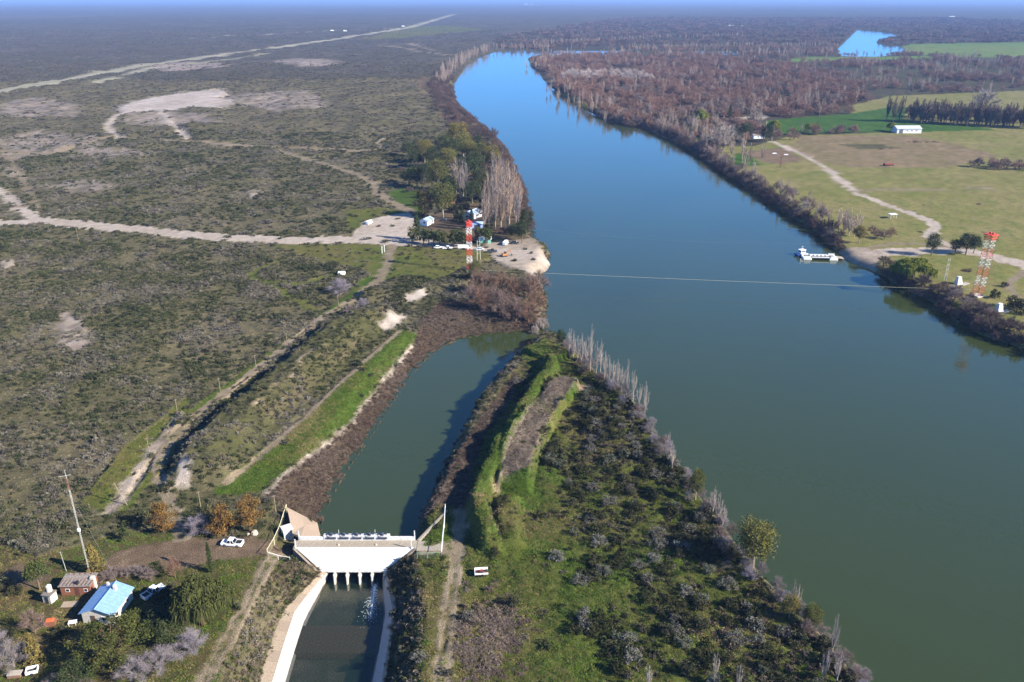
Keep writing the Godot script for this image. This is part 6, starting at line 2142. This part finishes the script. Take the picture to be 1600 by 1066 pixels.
# ---------------------------------------------------------------- the ferry crossing
func build_crossing() -> void:
	var wp := mat(236, 236, 234, 0.4)
	tower(Vector3(-20.1, 0, -371.7), 24.0, 2.1, "red and white lattice tower on the left bank beside the camp", 0.3)
	tower(Vector3(206.0, -2, -342.1), 28.0, 3.2, "red and white lattice tower on the right bank", 0.35)
	# ferry cable
	var a := on(Vector3(-20.1, 0, -371.7)) + Vector3(0, 0.9, 0)
	var b := on(Vector3(206.0, -2, -342.1)) + Vector3(0, 2.8, 0)
	var st := st_new()
	for k in 40:
		var f0 := k / 40.0
		var f1 := (k + 1) / 40.0
		var p0 := a.lerp(b, f0) - Vector3(0, 2.0 * f0 * (1.0 - f0), 0)
		var p1 := a.lerp(b, f1) - Vector3(0, 2.0 * f1 * (1.0 - f1), 0)
		tube(st, p0, p1, 0.045, 0.045, 4)
	var o := part(self, "ferry_cable", done(st), mat(184, 178, 148, 0.7))
	tag(o, "pale ferry cable stretched low across the river between the towers", "cable")
	st = st_new()
	var ta := on(Vector3(-20.1, 0, -371.7)) + Vector3(0, 25.5, 0)
	var tb := on(Vector3(206.0, -2, -342.1)) + Vector3(0, 28, 0)
	for k in 40:
		var f0 := k / 40.0
		var f1 := (k + 1) / 40.0
		tube(st, ta.lerp(tb, f0) - Vector3(0, 30.0 * f0 * (1.0 - f0), 0), ta.lerp(tb, f1) - Vector3(0, 30.0 * f1 * (1.0 - f1), 0), 0.02, 0.02, 3)
	o = part(self, "carrier_cable", done(st), mat(90, 90, 92, 0.6))
	tag(o, "thin dark carrier cable slung between the tower heads", "cable")
	# double pole pylons
	for q in [[Vector3(-16.5, 0, -390.2), 10.0, "grey double pole pylon beside the left bank tower"], [Vector3(201.0, -2, -361.5), 11.5, "grey double pole pylon beside the weeping willow"]]:
		var t := thing("pylon", q[2], "pylon", on(q[0]), 0.5)
		for s in [-0.9, 0.9]:
			st = st_new()
			tube(st, Vector3(s, -0.3, 0), Vector3(s * 0.75, q[1], 0), 0.16, 0.12, 6)
			part(t, "post", done(st), mat(176, 174, 168, 0.7))
		for y in [0.3, 0.5, 0.7, 0.9]:
			st = st_new()
			tube(st, Vector3(-0.85, q[1] * y, 0), Vector3(0.85, q[1] * (y + 0.06), 0), 0.07, 0.07, 4)
			part(t, "brace", done(st), mat(176, 174, 168, 0.7))
	# white anchor blocks
	for q in [[Vector3(205.8, -2, -358.7), 3.6, "white tapered anchor block left of the right bank tower"], [Vector3(204.8, -2, -322.8), 3.6, "white tapered anchor block by the water below the right bank tower"]]:
		var t := thing("anchor_block", q[2], "anchor block", on(q[0]), 0.3)
		st = st_new()
		var lo := [Vector3(-1.5, -0.2, 1.3), Vector3(1.5, -0.2, 1.3), Vector3(1.5, -0.2, -1.3), Vector3(-1.5, -0.2, -1.3)]
		var hi := [Vector3(-0.9, q[1], 0.6), Vector3(0.7, q[1], 0.6), Vector3(0.7, q[1], -0.6), Vector3(-0.9, q[1], -0.6)]
		hexa(st, lo + hi)
		part(t, "block", done(st), worn(230, 230, 230, 3.0, 0.85))
		st = st_new()
		bx(st, Vector3(2.6, 0.05, 1.0), Vector3(5.5, 0.3, 2.2), 0.3)
		part(t, "pad", done(st), worn(178, 170, 158, 2.0, 0.7))
	# raft ferry: two end pontoons, deck, railings, ramp; and the tug beside it
	var c := Vector3(159.5, -5, -408.7)
	var t := thing("raft_ferry", "white raft ferry moored at the right bank landing", "ferry", Vector3(c.x, WATER, c.z), -0.08)
	for s in [-1.0, 1.0]:
		st = st_new()
		bevel_box(st, Vector3(s * 6.6, 0.35, 0), Vector3(4.2, 1.3, 5.6), 0.2)
		part(t, "pontoon", done(st), wp)
		st = st_new()
		bx(st, Vector3(s * 6.6, 1.5, 2.6), Vector3(3.2, 1.0, 0.15))
		part(t, "side_panel", done(st), wp)
		st = st_new()
		bx(st, Vector3(s * 6.6, 1.5, -2.6), Vector3(3.2, 1.0, 0.15))
		part(t, "side_panel", done(st), wp)
	st = st_new()
	bx(st, Vector3(0, 0.85, 0), Vector3(15.5, 0.34, 5.0))
	part(t, "deck", done(st), mat(74, 70, 68))
	for s in [-1.0, 1.0]:
		st = st_new()
		bx(st, Vector3(0, 1.35, s * 2.45), Vector3(9.0, 0.5, 0.12))
		part(t, "bulwark", done(st), wp)
	for k in 5:
		st = st_new()
		bx(st, Vector3(-4.0 + k * 2.0, 1.3, -1.0), Vector3(1.2, 0.5, 1.0))
		part(t, "bench", done(st), mat(220, 220, 218))
	st = st_new()
	hexa(st, [Vector3(8.6, 0.8, 2.0), Vector3(12.0, 0.5, 2.0), Vector3(12.0, 0.5, -2.0), Vector3(8.6, 0.8, -2.0), Vector3(8.6, 1.0, 2.0), Vector3(12.0, 0.7, 2.0), Vector3(12.0, 0.7, -2.0), Vector3(8.6, 1.0, -2.0)])
	part(t, "ramp", done(st), mat(150, 140, 128))
	c = Vector3(152.0, -5, -414.5)
	t = thing("tug_boat", "small blue and white tug beside the raft ferry", "boat", Vector3(c.x, WATER, c.z), 0.35)
	st = st_new()
	hexa(st, [Vector3(-2.6, -0.4, 1.2), Vector3(2.4, -0.4, 1.2), Vector3(2.4, -0.4, -1.2), Vector3(-2.6, -0.4, -1.2), Vector3(-3.4, 1.1, 1.7), Vector3(3.0, 1.1, 1.7), Vector3(3.0, 1.1, -1.7), Vector3(-3.4, 1.1, -1.7)])
	part(t, "hull", done(st), mat(52, 74, 140, 0.5))
	st = st_new()
	bevel_box(st, Vector3(0.2, 2.0, 0), Vector3(3.0, 1.9, 2.4), 0.12)
	var cab := part(t, "cabin", done(st), wp)
	st = st_new()
	bx(st, Vector3(0.2, 2.3, 0), Vector3(3.04, 0.6, 2.0))
	bx(st, Vector3(0.2, 2.3, 0), Vector3(2.4, 0.6, 2.44))
	part(cab, "window", done(st), mat(40, 52, 74, 0.2))
	st = st_new()
	bevel_box(st, Vector3(0.2, 3.05, 0), Vector3(3.4, 0.16, 2.8), 0.04)
	part(t, "roof", done(st), wp)
	st = st_new()
	tube(st, Vector3(0.2, 3.1, 0), Vector3(0.2, 5.0, 0), 0.06, 0.04)
	tube(st, Vector3(-0.4, 4.5, 0), Vector3(0.8, 4.5, 0), 0.04, 0.04)
	part(t, "mast", done(st), wp)
	# vehicles waiting for the ferry, and at the camp
	var black := mat(40, 42, 48, 0.3)
	car("car", Vector3(-45.2, 0, -414.0), 0.05, "car", black, "black car first in the line on the left bank road")
	car("car", Vector3(-38.6, 0, -411.6), 0.05, "car", wp, "white car behind the black one on the left bank road")
	car("car", Vector3(-33.5, 0, -410.5), 0.05, "pickup", wp, "white pickup in the line on the left bank road")
	car("truck", Vector3(-25.2, 0, -409.3), 0.05, "truck", wp, "white box truck beneath the left bank tower").scale = Vector3.ONE * 0.72
	car("car", Vector3(-16.5, 0, -407.0), 0.05, "car", mat(200, 204, 208, 0.3), "silver car beyond the white box truck")
	car("pickup", Vector3(-10.1, 0, -403.5), 0.05, "pickup", mat(70, 76, 82, 0.3), "dark grey pickup nearest the river on the left bank road")
	car("van", Vector3(-82.0, 0, -459.9), 1.2, "van", wp, "white minibus parked alone in the wide clearing")
	car("van", Vector3(-3.4, 0, -417.6), 1.3, "van", wp, "white van parked on the sandy point")
	car("car", Vector3(1.4, 0, -418.8), 0.2, "car", black, "black car parked on the sandy point")
	car("car", Vector3(-39.4, 0, -465.8), 0.2, "car", black, "black car parked between the camp buildings")
	# camp buildings
	var bluer := worn(170, 190, 214, 4.0, 0.85, 0.5)
	t = thing("camp_house", "white camp house half hidden behind conifers", "house", on(Vector3(-48.9, 0, -459.9)), 1.1)
	gable(t, 7.0, 5.0, 2.6, 1.1, wp, bluer, 0.4, 1.5)
	pane(t, Vector3(-3.52, 1.6, 0.5), Vector3(0.06, 1.2, 1.4))
	pane(t, Vector3(2.0, 1.6, 2.52), Vector3(1.4, 1.2, 0.06))
	t = thing("camp_house", "camp house with a light blue roof among the conifers", "house", on(Vector3(-23.5, 0, -474.8)), 1.0)
	gable(t, 10.0, 7.0, 3.0, 1.4, worn(206, 210, 214, 3.0, 0.8), bluer, 0.4, 1.5)
	pane(t, Vector3(-5.02, 1.6, 0.0), Vector3(0.06, 1.2, 2.4))
	pane(t, Vector3(1.0, 1.6, 3.52), Vector3(1.4, 1.2, 0.06))
	t = thing("camp_shed", "blue and white shed in front of the light blue roof", "shed", on(Vector3(-19.9, 0, -451.4)), 0.1)
	gable(t, 7.0, 4.0, 2.6, 0.8, mat(150, 168, 206), bluer, 0.3, 0.0)
	st = st_new()
	bx(st, Vector3(0, 1.1, 2.03), Vector3(3.0, 1.9, 0.06))
	part(t, "door", done(st), mat(54, 62, 90))
	t = thing("kiosk", "white and teal kiosk above the ferry road", "kiosk", on(Vector3(-14.3, 0, -421.3)), 0.1)
	gable(t, 6.0, 4.0, 2.4, 0.6, mat(118, 176, 160), wp, 0.4, 0.0)
	st = st_new()
	bx(st, Vector3(0.8, 1.1, 2.03), Vector3(1.0, 1.9, 0.06))
	part(t, "door", done(st), mat(60, 74, 78))
	t = thing("camp_hut", "orange brown hut behind the large golden tree", "hut", on(Vector3(-38.1, 0, -500.4)), 0.2)
	gable(t, 5.0, 3.6, 2.4, 1.0, mat(176, 140, 104), mat(160, 104, 70), 0.4, 0.0)
	st = st_new()
	bx(st, Vector3(-0.6, 1.0, 1.83), Vector3(0.9, 1.9, 0.06))
	part(t, "door", done(st), mat(96, 70, 50))
	t = thing("digger", "orange digger standing on the sandy point", "digger", on(Vector3(-3.9, 0, -395.7)), 0.4)
	t.scale = Vector3.ONE * 0.75
	st = st_new()
	bevel_box(st, Vector3(0, 1.5, 0), Vector3(3.2, 1.4, 2.2), 0.15)
	part(t, "body", done(st), mat(170, 112, 58))
	st = st_new()
	bevel_box(st, Vector3(0.6, 2.7, 0.4), Vector3(1.4, 1.4, 1.2), 0.1)
	part(t, "cab", done(st), mat(60, 58, 54, 0.3))
	for s in [-1.0, 1.0]:
		st = st_new()
		bevel_box(st, Vector3(0, 0.4, s * 1.0), Vector3(4.0, 0.9, 0.6), 0.2)
		part(t, "track", done(st), mat(44, 42, 40))
	st = st_new()
	tube(st, Vector3(1.4, 1.9, 0), Vector3(4.0, 4.2, 0), 0.3, 0.22, 6)
	tube(st, Vector3(4.0, 4.2, 0), Vector3(5.6, 1.2, 0), 0.22, 0.16, 6)
	part(t, "boom", done(st), mat(170, 112, 58))
	st = st_new()
	bevel_box(st, Vector3(5.6, 0.8, 0), Vector3(0.9, 0.9, 1.1), 0.15)
	part(t, "bucket", done(st), mat(90, 80, 70))
	st = st_new()
	bevel_box(st, Vector3(0, 1.2, 0), Vector3(5.2, 2.2, 3.0), 0.25)
	t = thing("white_caravan", "white caravan behind the wide thorn tree", "caravan", on(Vector3(-79.8, 0, -365.9)), 0.1)
	t.scale = Vector3.ONE * 0.65
	part(t, "body", done(st), wp)
	for s in [-1.2, 1.2]:
		st = st_new()
		tube(st, Vector3(s, 0.1, 1.3), Vector3(s, 0.1, 1.56), 0.4, 0.4, 10)
		part(t, "wheel", done(st), mat(28, 28, 28))
	pane(t, Vector3(-1.5, 1.5, 1.52), Vector3(1.6, 0.8, 0.06))

func build_far_bank_things() -> void:
	var wp := mat(226, 228, 230, 0.5)
	var t := thing("barn", "long white metal barn at the edge of the green field", "barn", on(Vector3(386.2, -2, -819.2)), 0.02)
	gable(t, 24.0, 12.0, 4.5, 2.0, worn(226, 226, 224, 6.0, 0.85), worn(206, 212, 216, 6.0, 0.85, 0.5), 0.5, 2.0)
	var st := st_new()
	bx(st, Vector3(-8.0, 1.8, 6.05), Vector3(3.6, 3.6, 0.1))
	part(t, "door", done(st), mat(90, 96, 104))
	for x in [-2.0, 2.5, 7.0]:
		pane(t, Vector3(x, 2.6, 6.03), Vector3(1.8, 1.0, 0.08))
	t = thing("farmhouse", "small farmhouse with a brown roof under the huge pale tree", "house", on(Vector3(186.2, -2, -799.0)), 0.3)
	gable(t, 13.0, 8.0, 3.2, 2.0, worn(206, 196, 180, 4.0, 0.8), worn(150, 104, 78, 4.0, 0.7), 0.5, 0.0)
	pane(t, Vector3(-2.0, 1.6, 4.03), Vector3(1.4, 1.2, 0.06))
	pane(t, Vector3(3.0, 1.6, 4.03), Vector3(1.4, 1.2, 0.06))
	t = thing("farm_shed", "low white shed at the end of the farm lane", "shed", on(Vector3(230.3, -2, -783.6)), 0.1)
	gable(t, 9.0, 6.0, 2.8, 1.0, wp, worn(170, 150, 130, 4.0, 0.7), 0.4, 0.0)
	pane(t, Vector3(0, 1.5, 3.03), Vector3(2.0, 1.0, 0.06))
	t = thing("shelter", "small white roofed shelter in the meadow above the landing", "shelter", on(Vector3(227.8, -2, -481.1)), 0.2)
	for s in [Vector2(-1.8, -1.2), Vector2(1.8, -1.2), Vector2(1.8, 1.2), Vector2(-1.8, 1.2)]:
		st = st_new()
		tube(st, Vector3(s.x, -0.2, s.y), Vector3(s.x, 2.4, s.y), 0.09, 0.09)
		part(t, "post", done(st), wp)
	st = st_new()
	bevel_box(st, Vector3(0, 2.5, 0), Vector3(4.6, 0.25, 3.2), 0.06)
	part(t, "roof", done(st), wp)
	for q in [[Vector3(222.3, -2, -701.5), "white frame in the tilled plot"], [Vector3(230.2, -2, -695.3), "second white frame in the tilled plot, nearer the lane"]]:
		t = thing("seed_frame", q[1], "garden frame", on(q[0]), 0.1)
		st = st_new()
		bevel_box(st, Vector3(0, 0.35, 0), Vector3(3.6, 0.5, 1.2), 0.15)
		part(t, "cover", done(st), wp)
		st = st_new()
		bx(st, Vector3(0, 0.0, 0), Vector3(3.9, 0.3, 1.5))
		part(t, "base", done(st), mat(150, 130, 108))
	t = thing("windmill_frame", "thin red lattice mast in the tilled plot", "mast", on(Vector3(208.4, -2, -639.2)), 0.2)
	for k in 3:
		lattice(t, "mast_section", k * 3.0, k * 3.0 + 3.0, 1.6 - k * 0.45, 1.15 - k * 0.45, mat(136, 76, 62, 0.6), 0.05, 1)
	t = thing("feed_wagon", "red feed wagon standing in the meadow", "wagon", on(Vector3(295.8, -2, -647.1)), 0.05)
	st = st_new()
	bevel_box(st, Vector3(0, 1.4, 0), Vector3(7.0, 1.2, 2.6), 0.2)
	part(t, "body", done(st), mat(124, 66, 52))
	for s in [Vector2(-3, 1.5), Vector2(3, 1.5), Vector2(-3, -1.5), Vector2(3, -1.5)]:
		st = st_new()
		tube(st, Vector3(s.x, 0.5, s.y - 0.15), Vector3(s.x, 0.5, s.y + 0.15), 0.6, 0.6, 8)
		part(t, "wheel", done(st), mat(34, 32, 30))
	rng.seed = 8
	for q in [[Vector3(374.7, -2, -761.4), 10], [Vector3(322.9, -2, -727.0), 3]]:
		for k in int(q[1]):
			var p: Vector3 = q[0] + Vector3(rng.randf_range(-13, 13), 0, rng.randf_range(-5, 5))
			var tt := thing("fallen_branch", "dark heap of cut branches in the meadow", "branch heap", on(p), rng.randf_range(0, 3), "cut branches lying in the meadow")
			part(tt, "branches", shrub_branch(), mat(84, 64, 52))
	# far white farm buildings, kilometres away
	for q in [[Vector3(260.3, 0, -16371.0), 50.0, "left of the two far white sheds on the horizon plain"], [Vector3(366.7, 0, -16371.0), 40.0, "right of the two far white sheds on the horizon plain"], [Vector3(2932.0, -2, -5872.9), 36.0, "far bright roofed farm building beyond the right woods"], [Vector3(1008.4, -2, -4029.8), 24.0, "far farm building with a pale roof above the middle woods"], [Vector3(1052.5, -2, -4029.8), 16.0, "smaller far farm building beside the pale roofed one"]]:
		t = thing("far_shed", q[2], "building", on(q[0]), 0.2)
		var l: float = q[1]
		gable(t, l, l * 0.35, l * 0.12, l * 0.07, wp, wp, 0.5, 0.0)
		st = st_new()
		bx(st, Vector3(0, l * 0.05, l * 0.176), Vector3(l * 0.1, l * 0.1, 0.2))
		part(t, "door", done(st), mat(90, 96, 104))
	for q in [[Vector3(-470.7, 0, -3792.9), "white lorry on the highway, the one farthest off"], [Vector3(-689.9, 0, -3357.9), "white lorry on the side road, left of a pair"], [Vector3(-640.8, 0, -3357.9), "white lorry on the side road, right of a pair"]]:
		car("lorry", q[0], 0.2, "truck", wp, q[1], "", "lorry").scale = Vector3.ONE * 1.7

func shrub_branch() -> ArrayMesh:
	var st := st_new()
	for k in 14:
		var a := rng.randf_range(0, TAU)
		var d := Vector3(cos(a), rng.randf_range(0.0, 0.5), sin(a)) * rng.randf_range(1.0, 2.4)
		tube(st, Vector3(0, 0.1, 0), d + Vector3(0, 0.1, 0), 0.14, 0.04, 4)
	return done(st)
